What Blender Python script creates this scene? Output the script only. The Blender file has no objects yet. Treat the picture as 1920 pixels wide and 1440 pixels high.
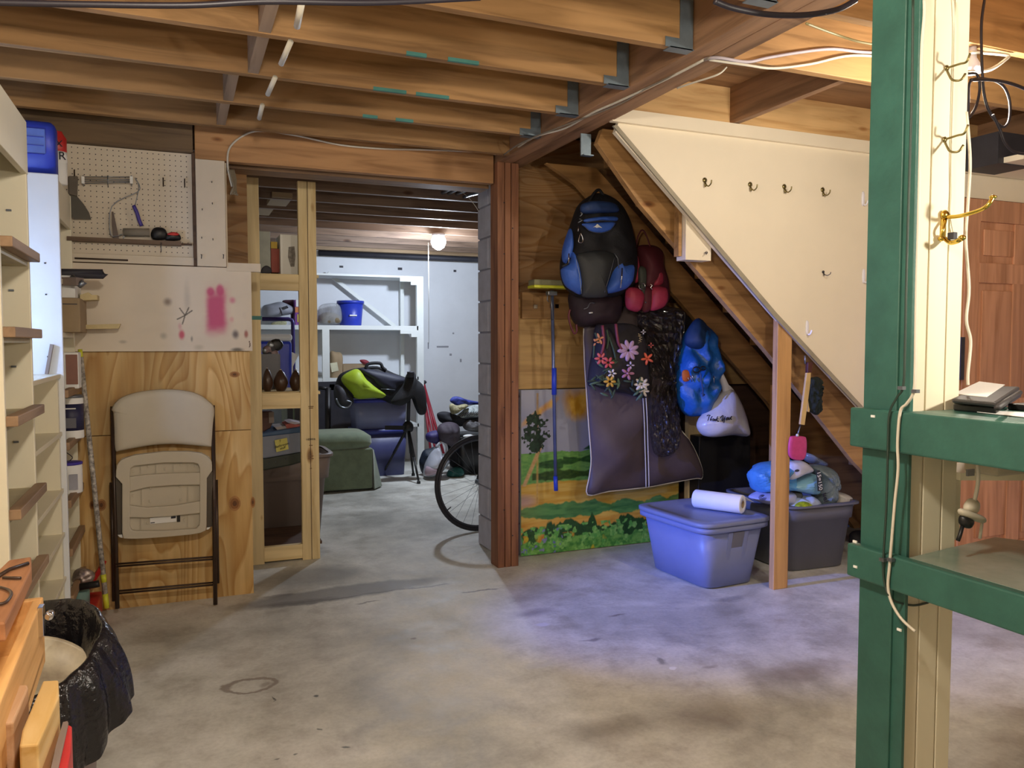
import bpy, bmesh, math, random
import numpy as np
from mathutils import Vector, Matrix, noise
random.seed(7)
C = bpy.context.scene.collection
sc = bpy.context.scene
R = math.radians

# ------------------------------------------------------------------ camera
H = 1.33; YAW, PIT, FPX = R(22.75), R(2.95), 1489.0
cam_d = bpy.data.cameras.new('camera'); cam = bpy.data.objects.new('camera', cam_d); C.objects.link(cam)
cam.location = (0, 0, H); cam.rotation_euler = (R(90) - PIT, 0, -YAW)
cam_d.sensor_width = 36; cam_d.lens = FPX / 1920 * 36; cam_d.clip_start = 0.05
sc.camera = cam
F = Vector((math.sin(YAW)*math.cos(PIT), math.cos(YAW)*math.cos(PIT), -math.sin(PIT)))
RT = Vector((math.cos(YAW), -math.sin(YAW), 0)); UP = RT.cross(F)
def P(px, py, X=None, Y=None, Z=None):
    """the point of a real plane X=, Y= or Z= that the photograph shows at a pixel"""
    d = F + RT*((px-960)/FPX) - UP*((py-720)/FPX)
    t = X/d.x if X is not None else Y/d.y if Y is not None else (Z-H)/d.z
    return Vector((0, 0, H)) + d*t
def zoom(ox, oy, s):
    return lambda pts, Y: [P(ox+x/s, oy+y/s, Y=Y) for x, y in pts]
def px_(pts, Y): return [P(x, y, Y=Y) for x, y in pts]

# ------------------------------------------------------------------ light
w = bpy.data.worlds.new('world'); sc.world = w; w.use_nodes = True
w.node_tree.nodes['Background'].inputs[0].default_value = (1.0, 0.86, 0.70, 1)
w.node_tree.nodes['Background'].inputs[1].default_value = 0.03
def light(name, kind, loc, power, col, size=0.1, rot=(0, 0, 0), **k):
    d = bpy.data.lights.new(name, kind); o = bpy.data.objects.new(name, d); C.objects.link(o)
    d.energy = power; d.color = col; o.location = loc; o.rotation_euler = rot
    if kind == 'AREA':
        d.shape = 'RECTANGLE'; d.size = size; d.size_y = k.get('sy', size)
    else: d.shadow_soft_size = size
    if kind == 'SPOT': d.spot_size = k.get('spot', 1.2); d.spot_blend = .9
    return o
WARM = (1.0, 0.90, 0.76); COOL = (0.74, 0.84, 1.0); DAY = (0.14, 0.24, 1.0)
light('ceiling_bulb_light', 'POINT', (2.62, 2.02, 2.20), 24, WARM, .05)
light('room_bulb_light', 'POINT', (0.18, 0.80, 2.10), 54, WARM, .07)
light('bench_lamp_light', 'POINT', (1.82, 0.35, 1.66), 38, WARM, .05)
light('back_room_bulb_light', 'POINT', (2.27, 7.2, 2.20), 98, COOL, .06)
light('clip_lamp_spot', 'SPOT', (-0.78, 3.40, 1.45), 560, DAY, .03, (R(90-14), 0, R(-90-2)), spot=R(46))
light('left_bench_lamp_light', 'POINT', (-0.60, 0.85, 1.55), 5, WARM, .05)
light('clip_lamp_spill', 'POINT', (-0.80, 3.40, 1.47), 7, (0.36, 0.54, 1.0), .04)
sc.view_settings.view_transform = 'Standard'; sc.view_settings.look = 'None'
sc.view_settings.gamma = 1; sc.view_settings.use_curve_mapping = False
sc.view_settings.exposure = 0.42

# ------------------------------------------------------------------ materials
def lin(c):
    if isinstance(c, str): c = [int(c[i:i+2], 16)/255 for i in (0, 2, 4)]
    return tuple(x/12.92 if x <= .04045 else ((x+.055)/1.055)**2.4 for x in c) + (1,)
def base(name):
    m = bpy.data.materials.new(name); m.use_nodes = True; nt = m.node_tree
    return m, nt, nt.nodes['Principled BSDF']
def mapping(nt, scale, rot=(0, 0, 0), co='Object'):
    tc = nt.nodes.new('ShaderNodeTexCoord'); mp = nt.nodes.new('ShaderNodeMapping')
    mp.inputs['Scale'].default_value = scale; mp.inputs['Rotation'].default_value = rot
    nt.links.new(tc.outputs[co], mp.inputs[0]); return mp
def ramp(nt, fac, stops):
    r = nt.nodes.new('ShaderNodeValToRGB'); nt.links.new(fac, r.inputs[0])
    e = r.color_ramp.elements
    while len(e) < len(stops): e.new(.5)
    for i, (p, c) in enumerate(stops): e[i].position = p; e[i].color = c
    return r
def nz(nt, mp, scale, detail=4, rough=.5, dist=0):
    n = nt.nodes.new('ShaderNodeTexNoise'); n.inputs['Scale'].default_value = scale
    n.inputs['Detail'].default_value = detail; n.inputs['Roughness'].default_value = rough
    n.inputs['Distortion'].default_value = dist; nt.links.new(mp.outputs[0], n.inputs[0]); return n
def mix(nt, fac, a, b, mode='MIX'):
    m = nt.nodes.new('ShaderNodeMix'); m.data_type = 'RGBA'; m.blend_type = mode
    for k, v in ((0, fac), (6, a), (7, b)):
        if hasattr(v, 'links') or hasattr(v, 'is_linked'): nt.links.new(v, m.inputs[k])
        else: m.inputs[k].default_value = v
    return m.outputs[2]
def bump(nt, b, h, strength, dist=.002):
    n = nt.nodes.new('ShaderNodeBump'); n.inputs['Strength'].default_value = strength
    n.inputs['Distance'].default_value = dist; nt.links.new(h, n.inputs['Height'])
    nt.links.new(n.outputs[0], b.inputs['Normal'])
_mc = {}
def paint(name, c, rough=.5, var=.12, ns=9, metal=0, bm=.15, c2=None, sub=None, bd=.002):
    if name in _mc: return _mc[name]
    m, nt, b = base(name); c = lin(c)
    mp = mapping(nt, (1, 1, 1)); n = nz(nt, mp, ns, 5, .6)
    lo = lin(c2) if c2 else tuple(x*(1-var*2) for x in c[:3])+(1,)
    r = ramp(nt, n.outputs[0], [(.3, lo), (.65, c)])
    nt.links.new(r.outputs[0], b.inputs['Base Color'])
    b.inputs['Roughness'].default_value = rough; b.inputs['Metallic'].default_value = metal
    if sub: b.inputs['Sheen Weight'].default_value = sub
    if bm:
        n2 = nz(nt, mp, ns*6, 3); bump(nt, b, n2.outputs[0], bm, bd)
    _mc[name] = m; return m
def wood(name, c1, c2, axis='X', scale=1.0, rough=.62, knots=True, loops=False):
    if name in _mc: return _mc[name]
    m, nt, b = base(name); ai = 'XYZ'.index(axis)
    s = [14, 14, 14]; s[ai] = 1.1
    oi = nt.nodes.new('ShaderNodeObjectInfo')
    tc = nt.nodes.new('ShaderNodeTexCoord'); add = nt.nodes.new('ShaderNodeVectorMath'); add.operation = 'MULTIPLY_ADD'
    nt.links.new(oi.outputs['Random'], add.inputs[0]); add.inputs[1].default_value = (31, 17, 23)
    nt.links.new(tc.outputs['Object'], add.inputs[2])
    def mp_(sv):
        mp = nt.nodes.new('ShaderNodeMapping'); mp.inputs['Scale'].default_value = sv
        nt.links.new(add.outputs[0], mp.inputs[0]); return mp
    mp = mp_([x*scale for x in s])
    n = nz(nt, mp, 1.6, 6, .55, .6)
    r = ramp(nt, n.outputs[0], [(.30, lin(c2)), (.52, lin(c1)), (.75, tuple(min(1, x*1.15) for x in lin(c1)[:3])+(1,))])
    col = r.outputs[0]
    big = nz(nt, mp_([.8 if i == ai else 5 for i in range(3)]), 1.3, 2)
    rb = ramp(nt, big.outputs[0], [(.35, (.78, .74, .7, 1)), (.62, (1.06, 1.03, 1, 1))])
    col = mix(nt, 1.0, col, rb.outputs[0], 'MULTIPLY')
    if loops:
        mp2 = mp_([2.6 if i != ai else .75 for i in range(3)])
        n3 = nz(nt, mp2, 1.5, 1.5, .4, .35)
        w = nt.nodes.new('ShaderNodeMath'); w.operation = 'MULTIPLY'; w.inputs[1].default_value = 17
        nt.links.new(n3.outputs[0], w.inputs[0])
        fr = nt.nodes.new('ShaderNodeMath'); fr.operation = 'FRACT'; nt.links.new(w.outputs[0], fr.inputs[0])
        rr = ramp(nt, fr.outputs[0], [(0, (1, 1, 1, 1)), (.55, (.90, .82, .70, 1)), (.88, (.74, .60, .42, 1)), (1, (1, 1, 1, 1))])
        col = mix(nt, 1.0, col, rr.outputs[0], 'MULTIPLY')
    if knots:
        v = nt.nodes.new('ShaderNodeTexVoronoi'); ks = [6.5, 6.5, 6.5]; ks[ai] = 2.6; ks[1 if ai != 1 else 0] = .3
        nt.links.new(mp_(ks).outputs[0], v.inputs['Vector']); v.inputs['Scale'].default_value = 1
        vc = nt.nodes.new('ShaderNodeSeparateColor'); nt.links.new(v.outputs['Color'], vc.inputs[0])
        va = nt.nodes.new('ShaderNodeMath'); va.operation = 'MULTIPLY_ADD'; va.inputs[1].default_value = .16
        nt.links.new(vc.outputs[0], va.inputs[0]); nt.links.new(v.outputs['Distance'], va.inputs[2])
        rk = ramp(nt, va.outputs[0], [(.060, (.20, .10, .05, 1)), (.105, (.62, .45, .30, 1)), (.15, (1, 1, 1, 1))])
        col = mix(nt, .85, col, rk.outputs[0], 'MULTIPLY')
    nt.links.new(col, b.inputs['Base Color']); b.inputs['Roughness'].default_value = rough
    bump(nt, b, n.outputs[0], .25, .002)
    _mc[name] = m; return m
def glossy_clear(name, c, alpha, rough=.12, bm=.6, ns=30):
    if name in _mc: return _mc[name]
    m, nt, b = base(name)
    b.inputs['Base Color'].default_value = lin(c); b.inputs['Roughness'].default_value = rough
    b.inputs['Alpha'].default_value = alpha; b.inputs['Coat Weight'].default_value = 1; b.inputs['Coat Roughness'].default_value = .04
    mp = mapping(nt, (1, 1, .35)); n = nz(nt, mp, ns, 4, .6, 1.2); bump(nt, b, n.outputs[0], bm, .01)
    _mc[name] = m; return m
def emit(name, c, s):
    m, nt, b = base(name); b.inputs['Base Color'].default_value = (0, 0, 0, 1)
    b.inputs['Emission Color'].default_value = lin(c); b.inputs['Emission Strength'].default_value = s; return m
def attr_mat(name, rough=.6, extra=None):
    m, nt, b = base(name); a = nt.nodes.new('ShaderNodeAttribute'); a.attribute_name = 'col'
    nt.links.new(a.outputs[0], b.inputs['Base Color']); b.inputs['Roughness'].default_value = rough
    mp = mapping(nt, (1, 1, 1)); n = nz(nt, mp, 60, 3); bump(nt, b, n.outputs[0], .12)
    return m

def concrete():
    m, nt, b = base('concrete_floor')
    mp = mapping(nt, (1, 1, 1)); n1 = nz(nt, mp, 1.1, 8, .62, .4); n2 = nz(nt, mp, 5, 7, .65, .2); n3 = nz(nt, mp, 60, 4, .6)
    r1 = ramp(nt, n1.outputs[0], [(.36, lin('aeada4')), (.5, lin('cfcec4')), (.62, lin('e0dfd8'))])
    r2 = ramp(nt, n2.outputs[0], [(.32, (.74, .72, .70, 1)), (.5, (1, 1, 1, 1)), (.68, (1.15, 1.15, 1.15, 1))])
    col = mix(nt, 1.0, r1.outputs[0], r2.outputs[0], 'MULTIPLY')
    r3 = ramp(nt, n3.outputs[0], [(.3, (.88, .88, .87, 1)), (.6, (1, 1, 1, 1))])
    col = mix(nt, 1.0, col, r3.outputs[0], 'MULTIPLY')
    sep = nt.nodes.new('ShaderNodeSeparateXYZ')
    dn = nz(nt, mp, 7, 4, .6)
    tc = nt.nodes.new('ShaderNodeTexCoord')
    dv = nt.nodes.new('ShaderNodeVectorMath'); dv.operation = 'MULTIPLY_ADD'
    nt.links.new(dn.outputs['Color'], dv.inputs[0]); dv.inputs[1].default_value = (.10, .10, 0); nt.links.new(tc.outputs['Object'], dv.inputs[2])
    def stain_or_shade(col, px, py, rx, ry, c, amt, soft=.5, ring=False, rot=0):
        p = P(px, py, Z=0)
        mpp = nt.nodes.new('ShaderNodeMapping'); mpp.vector_type = 'TEXTURE'
        mpp.inputs['Location'].default_value = (p.x+.05, p.y+.05, 0); mpp.inputs['Scale'].default_value = (rx, ry, 50)
        mpp.inputs['Rotation'].default_value = (0, 0, rot)
        nt.links.new(dv.outputs[0], mpp.inputs[0])
        ln = nt.nodes.new('ShaderNodeVectorMath'); ln.operation = 'LENGTH'; nt.links.new(mpp.outputs[0], ln.inputs[0])
        if ring: st = [(.70, (0, 0, 0, 1)), (.80, (amt,)*3+(1,)), (.92, (amt,)*3+(1,)), (1.0, (0, 0, 0, 1))]
        else: st = [(max(0, 1-soft), (amt,)*3+(1,)), (1.0, (0, 0, 0, 1))]
        f = ramp(nt, ln.outputs['Value'], st)
        return mix(nt, f.outputs[0], col, lin(c))
    S = [(470, 1285, .11, .07, '7a6a5c', .7, .5, True), (495, 1283, .035, .03, '7a6a5c', .5, .6, False),
         (596, 1303, .016, .012, '3d4540', .85, .5, False), (647, 1398, .014, .01, '404a46', .8, .5, False), (600, 1366, .008, .008, '404a46', .7, .5, False),
         (522, 1422, .012, .008, '404a46', .7, .5, False), (556, 1412, .009, .006, '404a46', .7, .5, False), (512, 1311, .006, .03, '3a3530', .8, .5, False),
         (1340, 1340, .26, .16, '6a5a4a', .55, .8, False), (1130, 1370, .20, .12, '6f6252', .5, .8, False), (1500, 1260, .30, .12, '7a6a58', .45, .8, False),  # soft brown ellipses: the bench's cast shadow put into the floor colour
         (1370, 1123, .13, .05, '5a5a60', .5, .6, False), (1000, 1150, .17, .07, '6f6a78', .5, .8, False), (1015, 1170, .05, .025, 'd8d8e0', .7, .4, False),
         (1010, 1247, .08, .03, 'd0d0d4', .55, .6, False), (1262, 1253, .02, .015, 'f4f4f4', .9, .3, False), (1245, 1240, .02, .05, '55504a', .6, .6, False),
         (790, 1210, .14, .08, 'd2d4d6', .45, .9, False), (810, 1330, .20, .14, 'cfd0cc', .40, .9, False), (775, 1195, .02, .015, '6a5048', .7, .5, False),
         (1115, 1200, .07, .02, '565058', .55, .7, False), (1155, 1155, .06, .012, '5a4a48', .6, .6, False), (1590, 1250, .05, .03, 'dcd6c8', .5, .7, False),
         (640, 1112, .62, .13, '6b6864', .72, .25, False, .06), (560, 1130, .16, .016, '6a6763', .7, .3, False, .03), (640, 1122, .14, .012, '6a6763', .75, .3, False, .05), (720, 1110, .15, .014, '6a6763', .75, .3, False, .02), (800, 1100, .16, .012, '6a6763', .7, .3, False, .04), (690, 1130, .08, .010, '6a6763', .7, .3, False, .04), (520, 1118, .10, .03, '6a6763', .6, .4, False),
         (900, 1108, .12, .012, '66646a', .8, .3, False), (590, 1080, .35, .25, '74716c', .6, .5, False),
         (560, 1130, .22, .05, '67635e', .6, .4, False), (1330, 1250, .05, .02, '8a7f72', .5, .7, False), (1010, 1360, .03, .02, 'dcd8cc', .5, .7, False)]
    for s in S: col = stain_or_shade(col, *s)
    nt.links.new(col, b.inputs['Base Color'])
    rr = ramp(nt, n2.outputs[0], [(.3, (.42,)*3+(1,)), (.7, (.68,)*3+(1,))]); nt.links.new(rr.outputs[0], b.inputs['Roughness'])
    bump(nt, b, n3.outputs[0], .12, .002)
    return m

M_floor = concrete()
W_joist = wood('joist_wood', 'ab8557', '84633c', 'X', rough=.6)
W_joisty = wood('beam_wood', 'a58060', '7c5e44', 'Y', rough=.65)
W_old = wood('old_joist_wood', '8d7663', '685344', 'X')
W_stud = wood('fresh_stud', 'e4d2a2', 'd0b884', 'Z', rough=.6)
W_studx = wood('fresh_stud_across', 'e4d2a2', 'd0b884', 'X', rough=.6)
W_post = wood('reddish_post', '99694a', '714630', 'Z', knots=False)
W_str = wood('stringer_wood', 'b48c5a', '8c683e', 'X')
W_strdk = wood('far_stringer_wood', 'a8804e', '86623a', 'X')
W_post2 = wood('orange_stud', 'c99d68', 'aa7d4c', 'Z')
W_ply = wood('yellow_plywood', 'dabd84', 'cdaa6c', 'Z', rough=.55, knots=False, loops=True)
W_plydk = wood('brown_plywood', 'a5835a', '856644', 'X', knots=False, loops=True)
W_plymid = wood('tan_plywood', 'c2a068', '9f7c48', 'X', knots=True)
W_sub = wood('subfloor_boards', 'a07c58', '7c5a3c', 'X', knots=False)
W_lip = wood('shelf_lip_wood', 'a08466', '846a50', 'Y', knots=False)
W_door = wood('door_wood', 'd09a78', 'b57e5a', 'Z', knots=False)
W_box = wood('tool_box_wood', 'dcae70', 'bd8c50', 'Y', knots=False)
W_dk = wood('dark_wood', '5a4232', '402c20', 'X', knots=False)
M_cream = paint('cream_paint', 'eee6cc', .45, .03, 3, bm=.06)
M_wallcream = paint('cream_panel_paint', 'f2e6ce', .5, .03, 2, bm=.08)
M_pinkish = paint('off_white_paint', 'dccfba', .55, .05, 3, bm=.08)
M_white = paint('white_paint', 'dfe3e8', .55, .04, 3, bm=.1)
M_wshelf = paint('white_shelf_paint', 'e6ebe8', .5, .04, 4, bm=.08)
M_green = paint('green_paint', '38675c', .42, .12, 14, bm=.3)
M_block = paint('grey_block_paint', 'c4c4cf', .8, .10, 12, bm=.6)
M_grey = paint('grey_metal', '8a8f96', .35, .1, 10, metal=.8)
M_galv = paint('galvanised_steel', '8494a0', .4, .1, 20, metal=.6)
M_chrome = paint('chrome', 'd8d8dc', .15, .03, 5, metal=1, bm=0)
M_brass = paint('brass', 'd8b858', .2, .1, 20, metal=1, bm=0)
M_brassold = paint('aged_brass', '8f8358', .35, .2, 30, metal=.9, bm=0)
M_black = paint('black_plastic', '1b1a1c', .45, .1, 8)
M_dark = paint('dark_grey', '33323a', .6, .15, 10)
M_brownmetal = paint('brown_metal_tube', '4a3a30', .35, .1, 10, metal=.3, bm=0)
M_beigepl = paint('beige_plastic', 'cbc2ae', .5, .03, 6, bm=.05)
M_wire = paint('white_cable', 'd8d2c2', .5, .05, 4, bm=0)
M_wireb = paint('black_cable', '26222a', .45, .05, 4, bm=0)
M_wirey = paint('yellow_cable', 'd8c43a', .5, .05, 4, bm=0)
M_yel = paint('yellow_plastic', 'd8dc3a', .45, .05, 6, bm=0)
M_paper = paint('white_paper', 'f2f2ee', .8, .02, 10, bm=.05)
M_blue = paint('blue_plastic', '2b3fb8', .4, .08, 6, bm=.05)
M_red = paint('red_plastic', 'c8302c', .4, .1, 8, bm=.05)
M_card = paint('cardboard', 'a08a6a', .8, .06, 10, bm=.1)
M_tote = paint('grey_tote_plastic', '7d86ac', .42, .04, 5, bm=.04)
M_totedk = paint('dark_grey_tote_plastic', '6c6d76', .45, .05, 5, bm=.04)
M_taupe = paint('taupe_plastic', '85766e', .5, .04, 6, bm=.05)
M_ink = paint('black_ink', '1c1c2c', .7, .02, 10, bm=0)

# ------------------------------------------------------------------ geometry
class MB:
    def __init__(s): s.v = []; s.f = []; s.sm = []
    def add(s, vs, fs, sm=False):
        o = len(s.v); s.v += [Vector(v) for v in vs]
        s.f += [tuple(i+o for i in f) for f in fs]; s.sm += [sm]*len(fs); return s
    def box(s, a, b, mat=None):
        x0, x1 = sorted((a[0], b[0])); y0, y1 = sorted((a[1], b[1])); z0, z1 = sorted((a[2], b[2]))
        vs = [Vector(p) for p in ((x0,y0,z0),(x1,y0,z0),(x1,y1,z0),(x0,y1,z0),(x0,y0,z1),(x1,y0,z1),(x1,y1,z1),(x0,y1,z1))]
        if mat: vs = [mat @ v for v in vs]
        return s.add(vs, [(0,3,2,1),(4,5,6,7),(0,1,5,4),(1,2,6,5),(2,3,7,6),(3,0,4,7)])
    def bar(s, p, q, wd, ht, up=(0, 0, 1)):
        """square bar from p to q: wd across, ht along up"""
        p = Vector(p); q = Vector(q); d = (q-p).normalized(); up = Vector(up)
        sd = d.cross(up)
        if sd.length < 1e-4: sd = d.cross(Vector((0, 1, 0)))
        sd.normalize(); u = sd.cross(d)
        vs = []
        for c in (p, q):
            for a, b in ((-1,-1),(1,-1),(1,1),(-1,1)): vs.append(c + sd*(a*wd/2) + u*(b*ht/2))
        return s.add(vs, [(0,1,2,3),(7,6,5,4),(0,4,5,1),(1,5,6,2),(2,6,7,3),(3,7,4,0)])
    def tube(s, pts, r, seg=8, closed=False, smooth=0, r2=None):
        pts = [Vector(p) for p in pts]
        if smooth:
            q = []; n = len(pts)
            for i in range(n if closed else n-1):
                g = lambda k: pts[k % n] if closed else pts[max(0, min(n-1, k))]
                a, b, c, d = g(i-1), g(i), g(i+1), g(i+2)
                for t in range(smooth):
                    t /= smooth
                    q.append(.5*((2*b)+(c-a)*t+(2*a-5*b+4*c-d)*t*t+(3*b-a-3*c+d)*t**3))
            if not closed: q.append(pts[-1])
            pts = q
        n = len(pts); vs = []; ref = None
        for i, p in enumerate(pts):
            if closed: t = pts[(i+1) % n]-pts[i-1]
            else: t = pts[min(i+1, n-1)]-pts[max(i-1, 0)]
            if t.length < 1e-9: t = Vector((0, 0, 1))
            t.normalize()
            if ref is None: ref = t.orthogonal().normalized()
            ref = (ref - t*ref.dot(t))
            ref = ref.normalized() if ref.length > 1e-6 else t.orthogonal().normalized()
            b = t.cross(ref)
            rr = r if r2 is None else r+(r2-r)*i/(n-1)
            vs += [p + (ref*math.cos(a)+b*math.sin(a))*rr for a in (2*math.pi*k/seg for k in range(seg))]
        fs = []
        for i in range(n if closed else n-1):
            j = (i+1) % n
            for k in range(seg): fs.append((i*seg+k, i*seg+(k+1) % seg, j*seg+(k+1) % seg, j*seg+k))
        if not closed: fs += [tuple(range(seg-1, -1, -1)), tuple((n-1)*seg+k for k in range(seg))]
        return s.add(vs, fs, True)
    def lathe(s, prof, c=(0, 0, 0), seg=24, mat=None, sx=1, sy=1):
        vs = []; n = len(prof); c = Vector(c)
        for r, z in prof:
            for k in range(seg):
                a = 2*math.pi*k/seg; p = Vector((r*math.cos(a)*sx, r*math.sin(a)*sy, z))
                if mat: p = mat @ p
                vs.append(c+p)
        fs = [(i*seg+k, i*seg+(k+1) % seg, (i+1)*seg+(k+1) % seg, (i+1)*seg+k) for i in range(n-1) for k in range(seg)]
        fs += [tuple(range(seg-1, -1, -1)), tuple((n-1)*seg+k for k in range(seg))]
        return s.add(vs, fs, True)
    def rrings(s, rings, ex=6, seg=32, cap=(True, True), rot=0, c=(0, 0)):
        """superellipse rings: (z, halfx, halfy[, cx, cy])"""
        vs = []; n = len(rings); cr, sr = math.cos(rot), math.sin(rot)
        for r in rings:
            z, hx, hy = r[:3]; ox, oy = r[3:5] if len(r) > 3 else (0, 0)
            for k in range(seg):
                a = 2*math.pi*(k+.5)/seg; ca, sa = math.cos(a), math.sin(a)
                x = ox+hx*math.copysign(abs(ca)**(2/ex), ca); y = oy+hy*math.copysign(abs(sa)**(2/ex), sa)
                vs.append((c[0]+x*cr-y*sr, c[1]+x*sr+y*cr, z))
        fs = [(i*seg+k, i*seg+(k+1) % seg, (i+1)*seg+(k+1) % seg, (i+1)*seg+k) for i in range(n-1) for k in range(seg)]
        if cap[0]: fs.append(tuple(range(seg-1, -1, -1)))
        if cap[1]: fs.append(tuple((n-1)*seg+k for k in range(seg)))
        return s.add(vs, fs, True)
    def prism(s, pts, off):
        """polygon pts pushed by vector off"""
        pts = [Vector(p) for p in pts]; off = Vector(off); n = len(pts)
        return s.add(pts+[p+off for p in pts], [tuple(range(n)), tuple(range(2*n-1, n-1, -1))] + [(i, i+n, (i+1) % n+n, (i+1) % n) for i in range(n)])
    def ring_prism(s, outer, inner, off, n=48):
        co = sum((Vector(p) for p in inner), Vector())/len(inner)
        def ray(poly, a):
            d = Vector((math.cos(a), math.sin(a))); best = 0
            for i in range(len(poly)):
                p = Vector(poly[i])-co; q = Vector(poly[(i+1) % len(poly)])-co
                px, pz, ex, ez = p.x, p.z, q.x-p.x, q.z-p.z
                den = d.x*ez-d.y*ex
                if abs(den) < 1e-12: continue
                t = (px*ez-pz*ex)/den; u = (px*d.y-pz*d.x)/den
                if t > 0 and -1e-6 <= u <= 1+1e-6: best = max(best, t)
            return Vector((co.x+d.x*best, co.y, co.z+d.y*best))
        A = [2*math.pi*i/n for i in range(n)]
        o = [ray(outer, a) for a in A]; q = [ray(inner, a) for a in A]; off = Vector(off)
        vs = o+q+[p+off for p in o]+[p+off for p in q]; fs = []
        for i in range(n):
            j = (i+1) % n
            fs += [(i, j, n+j, n+i), (2*n+i, 3*n+i, 3*n+j, 2*n+j), (i, 2*n+i, 2*n+j, j), (n+i, n+j, 3*n+j, 3*n+i)]
        return s.add(vs, fs)
    def puff(s, pts, depth, back=None, rings=9, pw=2.2, amp=0, ns=8, sub=4, flat=False, fold=0, seed=0, jit=0):
        """an inflated shape with the given outline in an XZ plane; bulges toward -Y by depth"""
        pts = [Vector(p) for p in pts]; n = len(pts); q = []
        for i in range(n):
            a, b, c, d = pts[i-1], pts[i], pts[(i+1) % n], pts[(i+2) % n]
            for t in range(sub):
                t /= sub
                q.append(b.lerp(c, t) if flat else .5*((2*b)+(c-a)*t+(2*a-5*b+4*c-d)*t*t+(3*b-a-3*c+d)*t**3))
        n = len(q); cen = sum(q, Vector())/n
        if back is None: back = depth*.25
        sd = Vector((seed*3.7, seed*1.3, 0)); vs = []
        def ring(sv, side):
            h = max(0, 1-sv**pw)**.5
            for p in q:
                v = cen+(p-cen)*sv
                d = depth if side < 0 else back
                off = side*d*h
                if amp: off += side*amp*h*noise.noise(Vector((v.x*ns, 0, v.z*ns))+sd) * 1.6
                if fold: off += side*fold*h*math.sin(v.x*ns*6+2*noise.noise(Vector((v.x*4, 0, v.z*3))+sd))
                vs.append(Vector((v.x, v.y+off, v.z)))
        sv = [math.sin(math.pi/2*(1-k/rings)) for k in range(rings)]
        ring(1, -1)
        for a in sv[1:]: ring(a, -1)
        nf = len(sv)
        vs.append(Vector((cen.x, cen.y-depth, cen.z))); ci = len(vs)-1
        for a in sv[1:]: ring(a, 1)
        vs.append(Vector((cen.x, cen.y+back, cen.z))); cj = len(vs)-1
        fs = []
        if jit:
            rg = random.Random(seed+3)
            vs = [v+Vector((0, rg.uniform(-jit, jit), 0)) for v in vs]
        idx = [[k*n+i for i in range(n)] for k in range(nf)]
        b0 = ci+1; idb = [idx[0]]+[[b0+k*n+i for i in range(n)] for k in range(nf-1)]
        for I, cc in ((idx, ci), (idb, cj)):
            for k in range(nf-1):
                for i in range(n):
                    j = (i+1) % n; fs.append((I[k][i], I[k][j], I[k+1][j], I[k+1][i]))
            for i in range(n): fs.append((I[-1][i], I[-1][(i+1) % n], cc))
        return s.add(vs, fs, not jit)
    def build(s, name, mat, parent=None, bev=0, top=None):
        """one mesh object; a top-level one gets its origin at its base"""
        lo = Vector([min(v[i] for v in s.v) for i in range(3)]); hi = Vector([max(v[i] for v in s.v) for i in range(3)])
        off = Vector(parent['woff']) if parent else Vector(((lo.x+hi.x)/2, (lo.y+hi.y)/2, lo.z))
        me = bpy.data.meshes.new(name); me.from_pydata([v-off for v in s.v], [], s.f)
        for p, m in zip(me.polygons, s.sm): p.use_smooth = m
        bm = bmesh.new(); bm.from_mesh(me); bmesh.ops.recalc_face_normals(bm, faces=bm.faces); bm.to_mesh(me); bm.free()
        o = bpy.data.objects.new(name, me); C.objects.link(o); me.materials.append(mat)
        o['woff'] = tuple(off)
        if parent: o.parent = parent
        else: o.location = off
        if bev:
            b = o.modifiers.new('bevel', 'BEVEL'); b.width = bev; b.segments = 2; b.limit_method = 'ANGLE'; b.angle_limit = R(40)
        return o
def tag(o, label, cat, group=None):
    o['label'] = label; o['category'] = cat
    if group: o['group'] = group
    return o
def struct(o): o['kind'] = 'structure'; return o
def stuff(o): o['kind'] = 'stuff'; return o
def thing(name, label, cat, loc, group=None):
    o = bpy.data.objects.new(name, None); C.objects.link(o); o.empty_display_size = .05
    o.location = loc; o['woff'] = tuple(loc); return tag(o, label, cat, group)
def sroot(name, loc=(0, 0, 0)):
    o = bpy.data.objects.new(name, None); C.objects.link(o); o.location = loc; o['woff'] = tuple(loc); return struct(o)
def dup(o, loc, label=None, rot=None, scale=None):
    r = o.copy(); C.objects.link(r); r.location = loc
    if rot: r.rotation_euler = rot
    if scale: r.scale = scale
    if label: r['label'] = label
    for ch in list(o.children):
        c = ch.copy(); C.objects.link(c); c.parent = r
        for g in list(ch.children):
            d = g.copy(); C.objects.link(d); d.parent = c
    return r
def bx(a, b): return MB().box(a, b)
def text(s, size, mat, parent, loc, rot=(R(90), 0, 0), shear=0, name='lettering', ext=.0006, bold=0, sx=1):
    cu = bpy.data.curves.new(name, 'FONT'); cu.body = s; cu.size = size; cu.shear = shear; cu.extrude = ext; cu.offset = bold
    cu.align_x = 'CENTER'; cu.align_y = 'CENTER'; cu.resolution_u = 3
    t = bpy.data.objects.new(name, cu); C.objects.link(t)
    dg = bpy.context.evaluated_depsgraph_get(); me = bpy.data.meshes.new_from_object(t.evaluated_get(dg))
    C.objects.unlink(t); bpy.data.objects.remove(t)
    o = bpy.data.objects.new(name, me); C.objects.link(o); me.materials.clear(); me.materials.append(mat)
    off = Vector(parent['woff']); o.parent = parent; o.location = Vector(loc)-off; o.rotation_euler = rot; o.scale = (sx, 1, 1)
    o['woff'] = tuple(off); return o
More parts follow.
